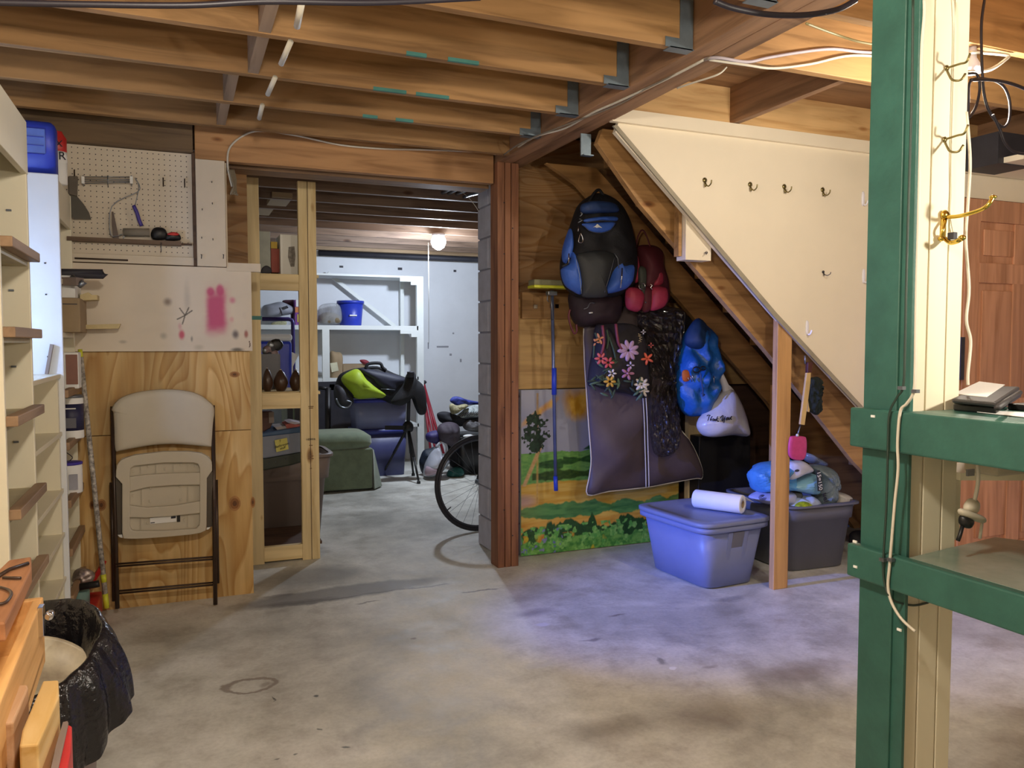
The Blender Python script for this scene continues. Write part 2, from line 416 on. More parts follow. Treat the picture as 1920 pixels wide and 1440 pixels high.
def painted(name, x0, x1, z0, z1, y, nx, nz_, fn, mat, parent=None, th=.012):
    """a thin board in an XZ plane whose front carries painted colours; fn(u, v) -> rgb arrays"""
    U, V = np.meshgrid(np.linspace(0, 1, nx), np.linspace(0, 1, nz_))
    col = fn(U, V).reshape(-1, 3)
    off = Vector(parent['woff']) if parent else Vector(((x0+x1)/2, y, z0))
    xs = (x0+(x1-x0)*U).ravel()-off.x; zs = (z0+(z1-z0)*V).ravel()-off.z
    vs = [(a, y-off.y, b) for a, b in zip(xs, zs)]; N = len(vs)
    fs = [(j*nx+i, j*nx+i+1, (j+1)*nx+i+1, (j+1)*nx+i) for j in range(nz_-1) for i in range(nx-1)]
    cn = [(0, 0), (1, 0), (1, 1), (0, 1)]
    vs += [(x0+(x1-x0)*a-off.x, y+th-off.y, z0+(z1-z0)*b-off.z) for a, b in cn]
    k = [0, nx-1, nx*nz_-1, nx*(nz_-1)]
    fs += [(N+3, N+2, N+1, N)] + [(k[(i+1) % 4], k[i], N+i, N+(i+1) % 4) for i in range(4)]
    me = bpy.data.meshes.new(name); me.from_pydata(vs, [], fs)
    a = me.color_attributes.new('col', 'FLOAT_COLOR', 'POINT')
    full = np.ones((len(vs), 4), np.float32); full[:N, :3] = col; full[N:, :3] = .5
    a.data.foreach_set('color', full.ravel())
    o = bpy.data.objects.new(name, me); C.objects.link(o); me.materials.append(mat); o['woff'] = tuple(off)
    if parent: o.parent = parent
    else: o.location = off
    return o
def hx(c): return np.array(lin(c)[:3])
def fbm(U, V, su, sv, seed=0, octs=4):
    """smooth value noise"""
    rng = np.random.RandomState(seed); out = np.zeros_like(U); a = 1; tot = 0
    for o in range(octs):
        g = rng.rand(64, 64); u = (U*su*2**o) % 63; v = (V*sv*2**o) % 63
        i = u.astype(int); j = v.astype(int); fu = u-i; fv = v-j; fu = fu*fu*(3-2*fu); fv = fv*fv*(3-2*fv)
        out += a*((g[j, i]*(1-fu)+g[j, i+1]*fu)*(1-fv)+(g[j+1, i]*(1-fu)+g[j+1, i+1]*fu)*fv); tot += a; a *= .5
    return out/tot

# ================================================================== SETTING
XL, XR, YB, YF = -0.95, 5.6, -2.2, 8.8
struct(bx((XL-.1, YB-.1, -.06), (XR+.1, YF+.1, 0)).build('floor', M_floor)).location = (0, 0, 0)
fl = bpy.data.objects['floor']
me = fl.data
for v in me.vertices: v.co += Vector(fl['woff'])
fl['woff'] = (0, 0, 0)
struct(bx((XL-.1, YB, 0), (XL, YF, 2.62)).build('wall_left', M_wallcream))
struct(bx((XL-.1, YB-.1, 0), (XR+.1, YB, 2.62)).build('wall_rear', M_wallcream))
struct(bx((XR, YB, 0), (XR+.1, YF, 2.62)).build('wall_right', M_wallcream))
wb = struct(bx((XL, YF, 0), (XR, YF+.1, 2.335)).build('wall_back', M_white))
for i, (px, py, w_, h_) in enumerate(((640, 500, 7, 4), (750, 504, 8, 5), (853, 508, 5, 4), (830, 650, 22, 3), (803, 648, 2, 12), (845, 665, 4, 4), (864, 676, 3, 6), (850, 625, 3, 3))):
    a = P(px-w_/2, py-h_/2, Y=YF-.003); b = P(px+w_/2, py+h_/2, Y=YF-.003)
    MB().box((a.x, YF-.004, a.z), (b.x, YF+.001, b.z)).build('wall_hole' if i in (0, 1, 2) else 'scuff_mark', M_dark if i < 3 else paint('wall_scuff', '9a9ca4', .8, bm=0), wb)

# ---- ceiling: subfloor boards, joists, blocking, hangers
ce = sroot('ceiling', (0, 0, 2.62))
bx((XL-.1, YB-.1, 2.62), (XR+.1, YF+.1, 2.66)).build('subfloor', W_sub, ce)
ZJ = 2.378
JY = [3.717, 3.305, 2.862, 2.423, 1.99, 1.55, 1.11, .67, .23, -.21, -.65, -1.09, -1.53, -1.97]
paint_spots = {0: [(845, 905)], 1: [(800, 845)], 2: [(760, 895)]}
for i, y in enumerate([4.135]+JY):
    bx((XL, y, ZJ), (1.72, y+.038, 2.62)).build('joist', W_joist, ce, bev=.002)
for y in [2.44, 1.99, 1.55, 1.11, .67, .23, -.21, -.65, -1.09, -1.53]:
    bx((1.91, y, ZJ), (XR, y+.038, 2.62)).build('joist', W_joist, ce, bev=.002)
bx((1.91, 3.37, ZJ+.02), (XR, 3.41, 2.62)).build('joist', W_joist, ce)
for x in (2.60, 3.55, 4.4):
    bx((x, 2.478, 2.438), (x+.038, 3.345, 2.62)).build('joist', W_joisty, ce)
for y0, y1, x in ((3.755, 4.135, .19), (3.343, 3.717, .20), (2.90, 3.305, .27), (2.461, 2.862, .27), (2.028, 2.423, .27), (1.588, 1.99, .27), (1.15, 1.55, .27)):
    bx((x, y0, ZJ+.004), (x+.04, y1, 2.62)).build('blocking', wood('blocking_wood', 'a08a74', '7c6854', 'Y'), ce)
for y in JY[:8]:
    MB().box((1.62, y-.004, ZJ-.004), (1.72, y+.042, ZJ-.001)).box((1.66, y-.004, ZJ-.004), (1.715, y-.001, 2.57)).box((1.60, y-.004, ZJ-.004), (1.66, y-.001, ZJ+.03)).build('joist_hanger', M_galv, ce)
M_teal = paint('teal_paint', '4f8f88', .6, bm=0)
for (a, b, y) in ((( 762, 103), (800, 112), 2.862), ((840, 118), (898, 126), 2.862), ((700, 165), (762, 176), 3.305), ((780, 176), (842, 186), 3.305), ((680, 214), (708, 219), 3.717), ((742, 222), (775, 227), 3.717)):
    p = P(*a, Y=y); q = P(*b, Y=y)
    bx((p.x, y-.0015, ZJ-.001), (q.x, y+.012, ZJ+.012)).build('paint_patch', M_teal, ce)
# back-room joists
yy = 4.62; k = 0
while yy < 8.7:
    bx((XL, yy, 2.36), (XR, yy+.038, 2.62)).build('joist', W_old, ce)
    yy += .44; k += 1
bx((XL, 8.70, 2.335), (XR, 8.795, 2.385)).build('sill_plate', wood('sill_wood', 'b59a78', '8c7355', 'X'), ce)
bx((XL, 8.62, 2.39), (XR, 8.66, 2.62)).build('rim_joist', wood('rim_wood', 'c2a480', '957a5c', 'X'), ce)
MB().tube([P(597, 474, Y=8.6), P(900, 487, Y=8.6), P(900, 487, Y=8.6)+Vector((2, 0, 0))], .03).build('pipe', M_dark, ce)
for px, py in ((510, 340), (478, 375), (452, 402)):
    p = P(px, py, Y=5.9 if py < 350 else 6.4 if py < 380 else 6.9)
    bx((p.x, p.y, 2.365), (p.x+.14, p.y+.38, 2.40)).build('bridging_board', M_card, ce)

# main carrying beam and post
bm_ = thing('carrying_beam', 'long wooden ceiling beam of two planks running from the reddish post overhead', 'beam', (1.81, 2, ZJ))
bx((1.72, YB, ZJ-.004), (1.812, 4.43, 2.618)).build('plank', W_joisty, bm_, bev=.003)
bx((1.818, YB, ZJ), (1.91, 4.43, 2.618)).build('plank', W_joisty, bm_, bev=.003)
po = thing('support_post', 'reddish brown post of three studs nailed together at the doorway', 'post', (1.78, 4.36, 0))
xa = 1.715
for wd in (.047, .04, .05):
    bx((xa, 4.305, 0), (xa+wd-.004, 4.42, ZJ-.004)).build('stud', W_post, po, bev=.003); xa += wd
for s in range(14):
    p = P(945 + (s % 2)*16, 380+s*48, Y=4.304)
    bx((p.x-.003, 4.300, p.z-.003), (p.x+.003, 4.306, p.z+.003)).build('nail_head', M_dark, po)
# header over the doorway
hd = thing('doorway_header', 'thick wooden header board above the opening to the back room', 'beam', (.98, 4.36, 2.256))
bx((.095, 4.345, 2.256), (1.705, 4.40, 2.455)).build('plank', wood('header_wood', 'b88c5e', '93693f', 'X'), hd)
bx((.24, 4.46, 2.246), (1.72, 4.60, 2.31)).build('plank', wood('header_wood_dark', '8f7050', '6c523a', 'X'), hd)
dkp = bx((XL, 4.33, 2.285), (.085, 4.44, 2.45)).build('ledger_board', wood('ledger_wood', '7c6548', '5c4832', 'X'), None)
tag(dkp, 'brown weathered ledger board above the white pegboard', 'board')

# chair wall: plywood, painted board, pegboard, white post
wc = sroot('wall_middle', (0, 4.36, 0))
XQ = -.62
bx((XQ, 4.375, 0), (.343, 4.395, .872)).build('plywood_panel', W_ply, wc)
bx((XQ, 4.375, .876), (.343, 4.395, 1.288)).build('plywood_panel', W_ply, wc)
def spray(U, V):
    x = U; z = V; n = fbm(U, V, 9, 9, 3)
    c = np.ones(U.shape+(3,))*hx('ddd0bc'); c *= (.93+.14*fbm(U, V, 5, 4, 8))[..., None]
    def blob(cx, cz, rx, rz, col, amt, soft=.5, p=2):
        nonlocal c
        d = (abs((x-cx)/rx)**p+abs((z-cz)/rz)**p)**(1/p) + (n-.5)*.25
        f = np.clip((1-d)/soft+.0, 0, 1); f = f*f*(3-2*f)*amt
        c = c*(1-f[..., None])+hx(col)*f[..., None]
    X = lambda px: (px-125)/(470-125)
    Z_ = lambda py: 1-(py-503)/(657-503)
    blob(X(402), Z_(583), .098, .40, 'd0608c', .45, .9, 4)
    blob(X(400), Z_(583), .072, .33, 'c64a7a', .95, .55, 6); blob(X(408), Z_(545), .03, .10, 'c64a7a', .9, .6)
    blob(X(390), Z_(548), .03, .08, 'c64a7a', .9, .6); blob(X(432), Z_(563), .028, .06, 'd06088', .7, .9); blob(X(430), Z_(598), .02, .05, 'd88090', .5, .9)
    blob(X(333), Z_(627), .024, .08, 'c84060', .9, .7); blob(X(330), Z_(612), .016, .06, 'd08090', .5, .9)
    blob(X(308), Z_(568), .035, .07, '6a5448', .75, .9); blob(X(299), Z_(629), .03, .06, '9a9484', .6, .9)
    blob(X(437), Z_(626), .03, .08, '4a4450', .85, .8); blob(X(458), Z_(625), .018, .07, '9a4a44', .85, .7); blob(X(455), Z_(590), .02, .06, 'd8cab8', .6, .9)
    blob(X(345), Z_(560), .03, .28, '9a9488', .35, .9); blob(X(352), Z_(635), .01, .05, '6a645c', .7, .8)
    blob(X(440), Z_(655), .05, .04, '3a342c', .8, .8); blob(X(225), Z_(640), .03, .03, '8a8478', .5, .9); blob(X(365), Z_(650), .04, .05, 'b0a890', .5, .9)
    for a in (.6, 1.1, 2.2, 3.6, 4.4):   # dark splayed strokes
        t = ((x-X(340))*math.cos(a)*2.2+(z-Z_(592))*math.sin(a)); s_ = -(x-X(340))*math.sin(a)*2.2+(z-Z_(592))*math.cos(a)
        f = ((t > 0) & (t < .11) & (abs(s_) < .008)).astype(float)*.8
        c = c*(1-f[..., None])+hx('4a4238')*f[..., None]
    f = ((abs(x-X(461)-(.012*np.sin(z*20))) < .003) & (z < Z_(638)) & (z > Z_(650))).astype(float)
    c = c*(1-f[..., None])+hx('55382c')*f[..., None]
    return c
a = P(470, 505, Y=4.35)
painted('painted_board', -.50, .355, 1.289, 1.716, 4.352, 330, 170, spray, attr_mat('sprayed_board_paint', .55), wc, .02)
bx((-.62, 4.355, 1.289), (-.501, 4.37, 1.716)).build('painted_board', M_pinkish, wc)
bx((-.62, 4.358, 1.722), (.08, 4.372, 1.762)).build('trim_board', M_pinkish, wc)
bx((-.62, 4.372, 1.764), (.078, 4.384, 2.282)).build('pegboard', M_pinkish, wc)
pegb = bpy.data.objects['pegboard']
ho = MB()
x = -.53
for i in range(25):
    for j in range(20):
        X_ = -.53+i*.0254; Z_ = 1.785+j*.0254
        if X_ > .07: continue
        pts = [(X_+.0028*math.cos(k*math.pi/3), 4.3712, Z_+.0028*math.sin(k*math.pi/3)) for k in range(6)]
        ho.add(pts, [tuple(range(6))])
o = ho.build('peg_holes', M_black, pegb); stuff(o)
bx((.079, 4.35, 1.72), (.093, 4.40, 2.285)).build('stud', W_dk, wc)
wpst = bx((.095, 4.335, 1.719), (.234, 4.375, 2.254)).build('white_post_board', M_pinkish, wc, bev=.002)
for px, py in ((397, 341), (398, 381), (379, 392), (378, 445), (399, 448)):
    p = P(px, py, Y=4.333); MB().tube([p+Vector((0, .004, 0)), p+Vector((0, -.014, 0)), p+Vector((0, -.016, -.008))], .0018, 6).build('nail', M_dark, wc)
for px in (377, 418):
    p = P(px, 481, Y=4.333); MB().tube([p+Vector((0, .006, .01)), p+Vector((.003, -.012, .008)), p+Vector((.001, -.014, -.012))], .0022, 6).build('nail', M_dark, wc)
bx((.236, 4.345, 1.70), (.402, 4.385, 1.742)).build('sill_board', M_pinkish, wc)
bx((.236, 4.36, 1.742), (.243, 4.385, 2.25)).build('trim_strip', M_pinkish, wc)
for px, py, rx, rz in ((440, 944, .030, .040), (474, 942, .012, .030), (190, 947, .022, .03), (173, 947, .014, .022), (440, 702, .026, .016)):
    p = P(px, py, Y=4.375)
    for kk, (f_, c_) in enumerate(((1.0, 'b88650'), (.72, '9a6636'), (.35, '6a4222'))):
        MB().add([(p.x+rx*f_*math.cos(t), 4.3744-.0003*kk, p.z+rz*f_*math.sin(t)) for t in np.linspace(0, 6.28, 17)[:-1]], [tuple(range(16))]).build('plywood_knot', paint('knot'+c_, c_, .6, .15, 40, bm=0), wc)
bx((XQ, 4.60, 0), (.36, 4.62, 2.25)).build('back_panel', W_plydk, wc)
# mural wall
wm = sroot('wall_mural', (2.5, 4.49, 0))
bx((1.84, 4.50, 1.045), (3.9, 4.52, 1.60)).build('plywood_panel', W_plymid, wm)
bx((1.84, 4.50, 1.604), (3.9, 4.52, 2.60)).build('plywood_panel', W_plydk, wm)
a = P(979, 548, Y=4.47); b = P(1075, 598, Y=4.47)
bx((a.x, 4.47, b.z), (b.x+.3, 4.50, a.z)).build('cleat_board', wood('cleat_wood', 'b08a58', '8c683c', 'X', knots=False), wm)
for px, py in ((1003, 575), (1034, 574), (1043, 574)):
    p = P(px, py, Y=4.465); bx((p.x-.012, 4.455, p.z-.012), (p.x+.012, 4.468, p.z+.012)).build('broom_clip', M_chrome, wm)
def mural(U, V):
    wob = (fbm(U, V, 14, 4, 1)-.5)
    c = np.ones(U.shape+(3,))
    def fill(mask, cols, seed, su=40, sv=90):
        nonlocal c
        n = fbm(U, V, su, sv, seed, 4)[..., None]; n = np.clip((n-.3)/.4, 0, 1)
        cc = hx(cols[0])*(1-n)+hx(cols[1])*n
        m = np.clip(mask, 0, 1)[..., None]; c = c*(1-m)+cc*m
    st = lambda a: np.clip(a*120, 0, 1)
    fill(np.ones_like(U), ('9aa0bc', 'b8bccc'), 2, 4, 3)                                   # sky
    d = ((U-.36)/.16)**2+((V-.93)/.13)**2+wob*1.4; fill(np.clip((1-d)*1.3, 0, 1), ('c08c20', 'd8ac48'), 3, 30, 20)
    d = ((U-.10)/.17)**2+((V-.86-(U-.1)*.7)/.035)**2+wob*2; fill(np.clip((1-d)*1.2, 0, 1), ('d0942c', 'dcb060'), 4, 40, 20)
    fill(st((V < .62+wob*.02)*1.0-.5), ('5f9a4e', '7cb45c'), 5)                            # far field
    fill(st(.62+np.clip((U-.3)*.25, 0, .07)+wob*.05-V)*st(V-.62), ('1e4a2a', '2c5c34'), 6)
    fill(st(.025+wob*.04-abs(V-.545-(U > .25)*.018))*st(U-.10), ('234f22', '37682c'), 7)
    fill(st(.028+wob*.04-abs(V-.475))*st(U-.06), ('2a4a18', '3e5c20'), 8)
    fill(st(.44+wob*.02-V), ('cfa23a', 'dcbc60'), 9, 8, 60)                                # gold field
    d = ((U-.02)/.09)**2+((V-.33)/.05)**2; fill(np.clip(1-d, 0, 1)*.6, ('8a78a0', 'b090b0'), 10, 8, 60)
    fill(st(.045+wob*.08-abs(V-.255+(U-.3)*.02))*np.clip(1.2-abs(U-.5)*.6, 0, 1), ('3c7a44', '5f9a58'), 11, 14, 70)
    fill(st(.205+wob*.03-V), ('c8902c', 'd8ac50'), 12, 8, 50)
    fill(st(.155+wob*.10-V), ('3f8a3c', '78b858'), 13, 50, 50)
    fill(st(.05+wob*.18-abs(V-.125)), ('1f4a20', '2c5a28'), 14, 60, 60)
    d = fbm(U, V, 34, 24, 20, 3); fill(np.clip((d-.56)*20, 0, 1)*(V < .17), ('58a850', '90cc70'), 15, 60, 60)
    fill(np.clip((fbm(U, V, 16, 10, 21, 3)-.62)*16, 0, 1)*(V < .12), ('d0c030', 'c87830'), 16, 30, 30)
    fill(np.clip((fbm(U, V, 60, 40, 22, 2)-.68)*16, 0, 1)*(V < .15)*(U < .25), ('6878b8', '8890c0'), 17, 30, 30)
    # tree: forked sandy trunk with a dark crown
    fill(st(.010-abs(U-.095-(V-.3)*.0))*(V > .3)*(V < .98)*.8, ('b89048', 'c8a868'), 18)
    fill(st(.016-abs(U-.015-(V-.42)*.42))*(V > .42)*(V < .66), ('c09a60', 'd0b080'), 19)
    for cx, cz, r in ((.085, .73, .065), (.05, .77, .035), (.075, .82, .045), (.125, .79, .045), (.14, .72, .04), (.085, .67, .05), (.04, .72, .035)):
        d = ((U-cx)/r)**2+((V-cz)/(r*1.05))**2+wob*3.0+(fbm(U, V, 60, 60, 33, 2)-.5)*2; fill(st((1-d)*.2), ('12281a', '26442c'), 23, 70, 70)
    return c
mu = P(977, 733, Y=4.48)
o = painted('mural_board', mu.x, 3.10, .005, 1.04, 4.478, 420, 330, mural, attr_mat('mural_paint', .5), None, .018)
tag(o, 'painted landscape mural board with green fields and a dark tree below the bags', 'mural')

# block pier between the rooms
pier = sroot('wall_pier', (2.0, 4.7, 0))
z = 0; r_ = 0
while z < 2.30:
    h = .193
    ys = [(4.53, 4.90)] if r_ % 2 == 0 else [(4.53, 4.71), (4.72, 4.90)]
    for y0, y1 in ys: bx((1.812, y0, z+.003), (2.15, y1, min(z+h, 2.34))).build('block', M_block, pier, bev=.006)
    z += .2; r_ += 1
bx((1.822, 4.535, 0), (2.14, 4.89, 2.34)).build('mortar', paint('mortar', '9c9ca6', .9), pier)
bx((2.15, 4.56, 0), (XR, 4.62, 2.6)).build('wall_panel', W_dk, pier)

# stud-frame shelf bay
fr = thing('stud_frame', 'fresh pale lumber frame with cross pieces standing beside the doorway', 'frame', (.58, 4.97, 0))
for x0, x1 in ((.361, .452), (.676, .782)):
    bx((x0, 4.93, 0), (x1, 4.97, 2.30)).build('stud', W_stud, fr, bev=.002)
bx((.730, 4.926, 0), (.733, 4.931, 2.30)).build('stud_joint', W_dk, fr)
for z0, z1 in ((1.645, 1.742), (.935, 1.03), (.012, .10)):
    bx((.452, 4.932, z0), (.676, 4.97, z1)).build('cross_piece', W_studx, fr, bev=.002)
for i, z_ in enumerate((1.746, 1.034, .10)):
    bx((.30, 4.97, z_-.018), (.80, 5.45, z_)).build('shelf_board', W_studx if i < 2 else W_dk, fr)
for yy_, w_ in ((762, .03), (765, .026), (835, .02), (855, .03), (860, .034), (878, .01)):
    p = P(583, yy_, Y=4.926); bx((p.x-w_/2, 4.9255, p.z-.003), (p.x+w_/2, 4.9275, p.z+.002)).build('stamp', paint('stamp_ink', '8a6a4a', .8, bm=0), fr)
text('HEMFIR', .017, M_ink, fr, P(583, 824, Y=4.924), name='stamp')
a = P(481, 596, Y=4.928); bx((a.x-.028, 4.927, a.z-.011), (a.x+.03, 4.931, a.z+.011)).build('paint_mark', M_teal, fr)
bx((1.76, 4.93, 0), (1.765, 4.94, .01)) 

# ================================================================== STAIRS
st = thing('staircase', 'wooden staircase seen from below with open stringers behind the cream panel', 'staircase', (3.0, 3.8, 0))
def slope_board(y0, y1, pts):
    return MB().prism([(x, y0, z) for x, z in pts], (0, y1-y0, 0))
q = [P(*v, Y=3.49) for v in ((1120, 268), (1200, 383), (1443, 665), (1600, 865))]
slope_board(3.49, 3.53, [(q[0].x, q[0].z), (q[0].x+.03, 2.385), (2.40, 2.385), (4.75, .30), (4.75, 0), (4.4, 0), (q[3].x, q[3].z), (q[2].x, q[2].z), (q[1].x, q[1].z)]).build('stringer', W_str, st, bev=.002)
slope_board(4.25, 4.29, [(2.0, 2.38), (2.33, 2.38), (4.9, .05), (4.9, 0), (4.45, 0), (3.65, .929), (2.929, 1.60), (2.20, 2.27)]).build('stringer', W_strdk, st, bev=.002)
n_t = 11
for i in range(n_t):
    x_ = 2.40+i*.222; z_ = 1.621-.955*(x_-2.929)+.25
    if z_ < .12: break
    bx((x_-.02, 3.53, z_), (x_+.222, 4.25, z_+.03)).build('tread', W_strdk, st)
    bx((x_-.02, 3.53, z_+.03), (x_-.0, 4.25, min(z_+.21, 2.6))).build('riser', W_strdk, st)
pn = P(1318, 485, Y=3.33)
# cream side panel of the stairs with top trim and diagonal trim
pl = struct(MB().prism([(1.95, 3.335, 2.385), (1.93, 3.335, 2.33), (2.886, 3.335, 1.483), (3.537, 3.335, .945), (4.4, 3.335, .20), (5.58, 3.335, .20), (5.58, 3.335, 2.43), (1.96, 3.335, 2.43)], (0, .028, 0)).build('wall_stair_panel', M_wallcream))
struct(MB().prism([(1.90, 3.31, 2.372), (1.90, 3.31, 2.435), (4.6, 3.31, 2.435), (4.6, 3.31, 2.372)], (0, .03, 0)).build('trim_1', M_wallcream))
struct(bx((1.95, 3.345, 2.43), (4.9, 3.365, 2.62)).build('trim_2', wood('knotty_board', 'e0bb84', 'c2935a', 'X')))
MB().prism([(1.912, 3.325, 2.355), (1.935, 3.325, 2.36), (2.90, 3.325, 1.492), (3.56, 3.325, .945), (3.545, 3.325, .928), (2.885, 3.325, 1.470)], (0, .012, 0)).build('edge_trim', paint('edge_trim_paint', 'a39a86', .6), pl)
p0 = P(1618, 775, Y=3.325)
# hooks on the cream panel
def hook_brass(px, py, lab, y=3.335, s=1.0, mat=M_brassold):
    p = P(px, py, Y=y); t = thing('coat_hook', lab, 'hook', (p.x, y, p.z-.03*s), 'hooks on the cream stair panel')
    MB().lathe([(.004, 0), (.013*s, .001), (.013*s, .004), (.006*s, .007)], p, 12, Matrix.Rotation(R(90), 3, 'X')).build('back_plate', mat, t)
    MB().tube([p+Vector((0, -.004, 0)), p+Vector((0, -.012, -.022*s)), p+Vector((.002, -.03, -.034*s)), p+Vector((.004, -.048, -.024*s)), p+Vector((.004, -.052, -.008*s))], .0034*s, 8, smooth=4).build('prong', mat, t)
    MB().tube([p+Vector((0, -.004, 0)), p+Vector((-.003, -.01, -.022*s)), p+Vector((-.002, -.012, -.035*s))], .004*s, 8).build('stem', mat, t)
hook_brass(1321, 338, 'small brass coat hook nearest the sloping edge of the panel')
hook_brass(1406, 346, 'small brass coat hook, second along from the sloping panel edge')
hook_brass(1470, 350, 'small brass coat hook, third along from the sloping panel edge')
hook_brass(1542, 356, 'small brass coat hook in the top row nearest the white hooks')
hook_brass(1543, 510, 'tiny plain hook alone midway down the cream panel', s=.6, mat=M_dark)
M_whpl = paint('white_plastic', 'eceaf4', .35, .02, 8, bm=0)
def hook_white(px, py, lab):
    p = P(px, py, Y=3.335); t = thing('adhesive_hook', lab, 'hook', (p.x, 3.335, p.z-.04), 'white adhesive hooks on the stair panel')
    MB().puff([p+Vector((x*.011, 0, z)) for x, z in ((0, .042), (.8, .034), (1, 0), (.8, -.028), (0, -.04), (-.8, -.028), (-1, 0), (-.8, .034))], .007, .001, 4).build('back_plate', M_whpl, t)
    MB().tube([p+Vector((0, -.004, -.028)), p+Vector((.001, -.016, -.036)), p+Vector((.004, -.026, -.026)), p+Vector((.006, -.029, -.012))], .0045, 8, smooth=3).build('prong', M_whpl, t)
hook_white(1618, 373, 'white adhesive hook high on the panel beside the green post')
hook_white(1619, 518, 'white adhesive hook beside the green post, below another')
hook_white(1513, 615, 'white adhesive hook low on the panel near the sloping edge')
# block with an eye hook on the stringer
a = P(1293, 400, Y=3.34); b = P(1337, 488, Y=3.34)
bk = thing('mounting_block', 'cream painted wooden block with an eye hook under the sloping panel edge', 'block', (b.x-.05, 3.40, b.z))
MB().prism([(a.x, 3.37, b.z), (b.x+.01, 3.37, b.z), (b.x+.01, 3.37, b.z+.13), (a.x, 3.37, a.z+.04)], (0, .08, 0)).build('block', M_wallcream, bk, bev=.002)
p = P(1322, 474, Y=3.368)
MB().tube([p+Vector((0, .01, 0)), p+Vector((0, -.02, 0)), p+Vector((-.012, -.025, -.012))], .002).tube([p+Vector((.006*math.cos(k), -.012, .006*math.sin(k))) for k in np.linspace(0, 6.28, 10)[:-1]], .0015, 6, True).build('eye_hook', M_dark, bk)
bx((a.x-.022, 3.40, b.z+.02), (a.x-.004, 3.44, a.z+.06)).build('side_block', W_str, bk)
# stud carrying the stairs
sp = bx((2.931, 3.345, 0), (3.028, 3.383, 1.485)).build('stair_post', W_post2, None, bev=.003)
sp.data; tag(sp, 'orange-toned wooden stud holding up the stairs between the two grey totes', 'post')
# far studs and dark cabinet under the stairs
a = P(1283, 781, Y=4.45); b = P(1310, 781, Y=4.45)
tag(bx((a.x, 4.40, 0), (b.x, 4.44, 1.02)).build('wall_stud', W_stud), 'pale short stud left of the black cabinet below the stairs', 'stud')
a = P(1405, 800, Y=4.45); b = P(1437, 800, Y=4.45)
tag(bx((a.x, 4.22, 0), (b.x, 4.245, 1.05)).build('wall_stud', W_post2), 'brown short stud right of the black cabinet, behind the open tote', 'stud')
a = P(1311, 818, Y=4.3); b = P(1406, 930, Y=4.3)
kb = thing('black_cabinet', 'plain black box cabinet standing under the stairs below the thank-you bag', 'cabinet', ((a.x+b.x)/2, 4.4, 0))
bx((a.x, 4.30, 0), (b.x, 4.47, a.z)).build('body', M_black, kb, bev=.006)
bx((a.x+.012, 4.294, .02), (b.x-.012, 4.302, a.z-.015)).build('front_panel', paint('black_cloth', '101012', .8), kb, bev=.002)
# joist hanger bracket at stair top
a = P(1104, 262, Y=3.40)
tag(MB().box((a.x, 3.48, a.z-.06), (a.x+.055, 3.488, a.z+.05)).box((a.x, 3.45, a.z-.06), (a.x+.055, 3.488, a.z-.055)).build('steel_bracket', M_galv), 'shiny steel bracket at the top end of the stair stringer', 'bracket')
# wall behind under stairs right
struct(bx((3.9, 4.50, 0), (XR, 4.53, 2.6)).build('wall_stair_rear', W_dk))

# ================================================================== DOOR RIGHT
DY = 3.05
a = P(1820, 372, Y=DY)
dr = sroot('door_1', (4.4, DY, 0))
x0, x1, zt = 3.93, 4.82, a.z
bx((x0, DY, 0), (x1, DY+.035, zt)).build('door_leaf', W_door, dr)
RN = [0]
def rail(x, y, z1, z2):
    RN[0] += 1; bx((x, DY-.012-.0004*RN[0], z1), (y, DY+.001, z2)).build('door_rail', W_door, dr, bev=.004)
rail(x0, x0+.115, 0, zt); rail(x1-.115, x1, 0, zt); rail((x0+x1)/2-.055, (x0+x1)/2+.055, .2, zt-.12)
rail(x0+.115, x1-.115, 0, .2); rail(x0+.115, x1-.115, zt-.12, zt); rail(x0+.115, x1-.115, 1.66, 1.77); rail(x0+.115, x1-.115, .86, 1.02)
for (z1, z2) in ((.24, .82), (1.06, 1.62), (1.81, zt-.16)):
    for xx in (x0+.15, (x0+x1)/2+.09):
        bx((xx, DY-.008, z1), (xx+.25, DY+.001, z2)).build('door_panel', W_door, dr, bev=.006)
a = P(1804, 632, Y=DY-.02); b = P(1804, 712, Y=DY-.02)
bx((3.895, DY-.03, b.z), (3.925, DY-.018, a.z)).build('strike_plate', M_dark, dr)
struct(bx((3.86, DY-.005, 0), (3.928, DY+.06, zt)).build('trim_3', W_door))
struct(bx((3.86, DY-.002, zt+.004), (XR, DY+.05, 2.42)).build('wall_door_head', M_wallcream))
struct(bx((3.868, DY+.062, 0), (3.90, 3.33, 2.42)).build('wall_door_return', M_wallcream))
a = P(1817, 322, Y=2.98); b = P(1920, 293, X=a.x)
tag(MB().prism([(a.x, 3.04, a.z+.01), (a.x+.02, 2.70, a.z+.01), (a.x+.8, 2.70, a.z+.01), (a.x+.8, 3.04, a.z+.01)], (0, 0, .028)).build('wall_shelf', M_wallcream), 'narrow cream ledge shelf above the wooden door', 'shelf')
a = P(1838, 262, Y=2.9)
tag(bx((a.x, 2.80, a.z-.14), (a.x+.25, 3.0, a.z+.02)).build('duct_box', M_dark), 'dark grey box behind hanging cables on the ledge above the door', 'box')

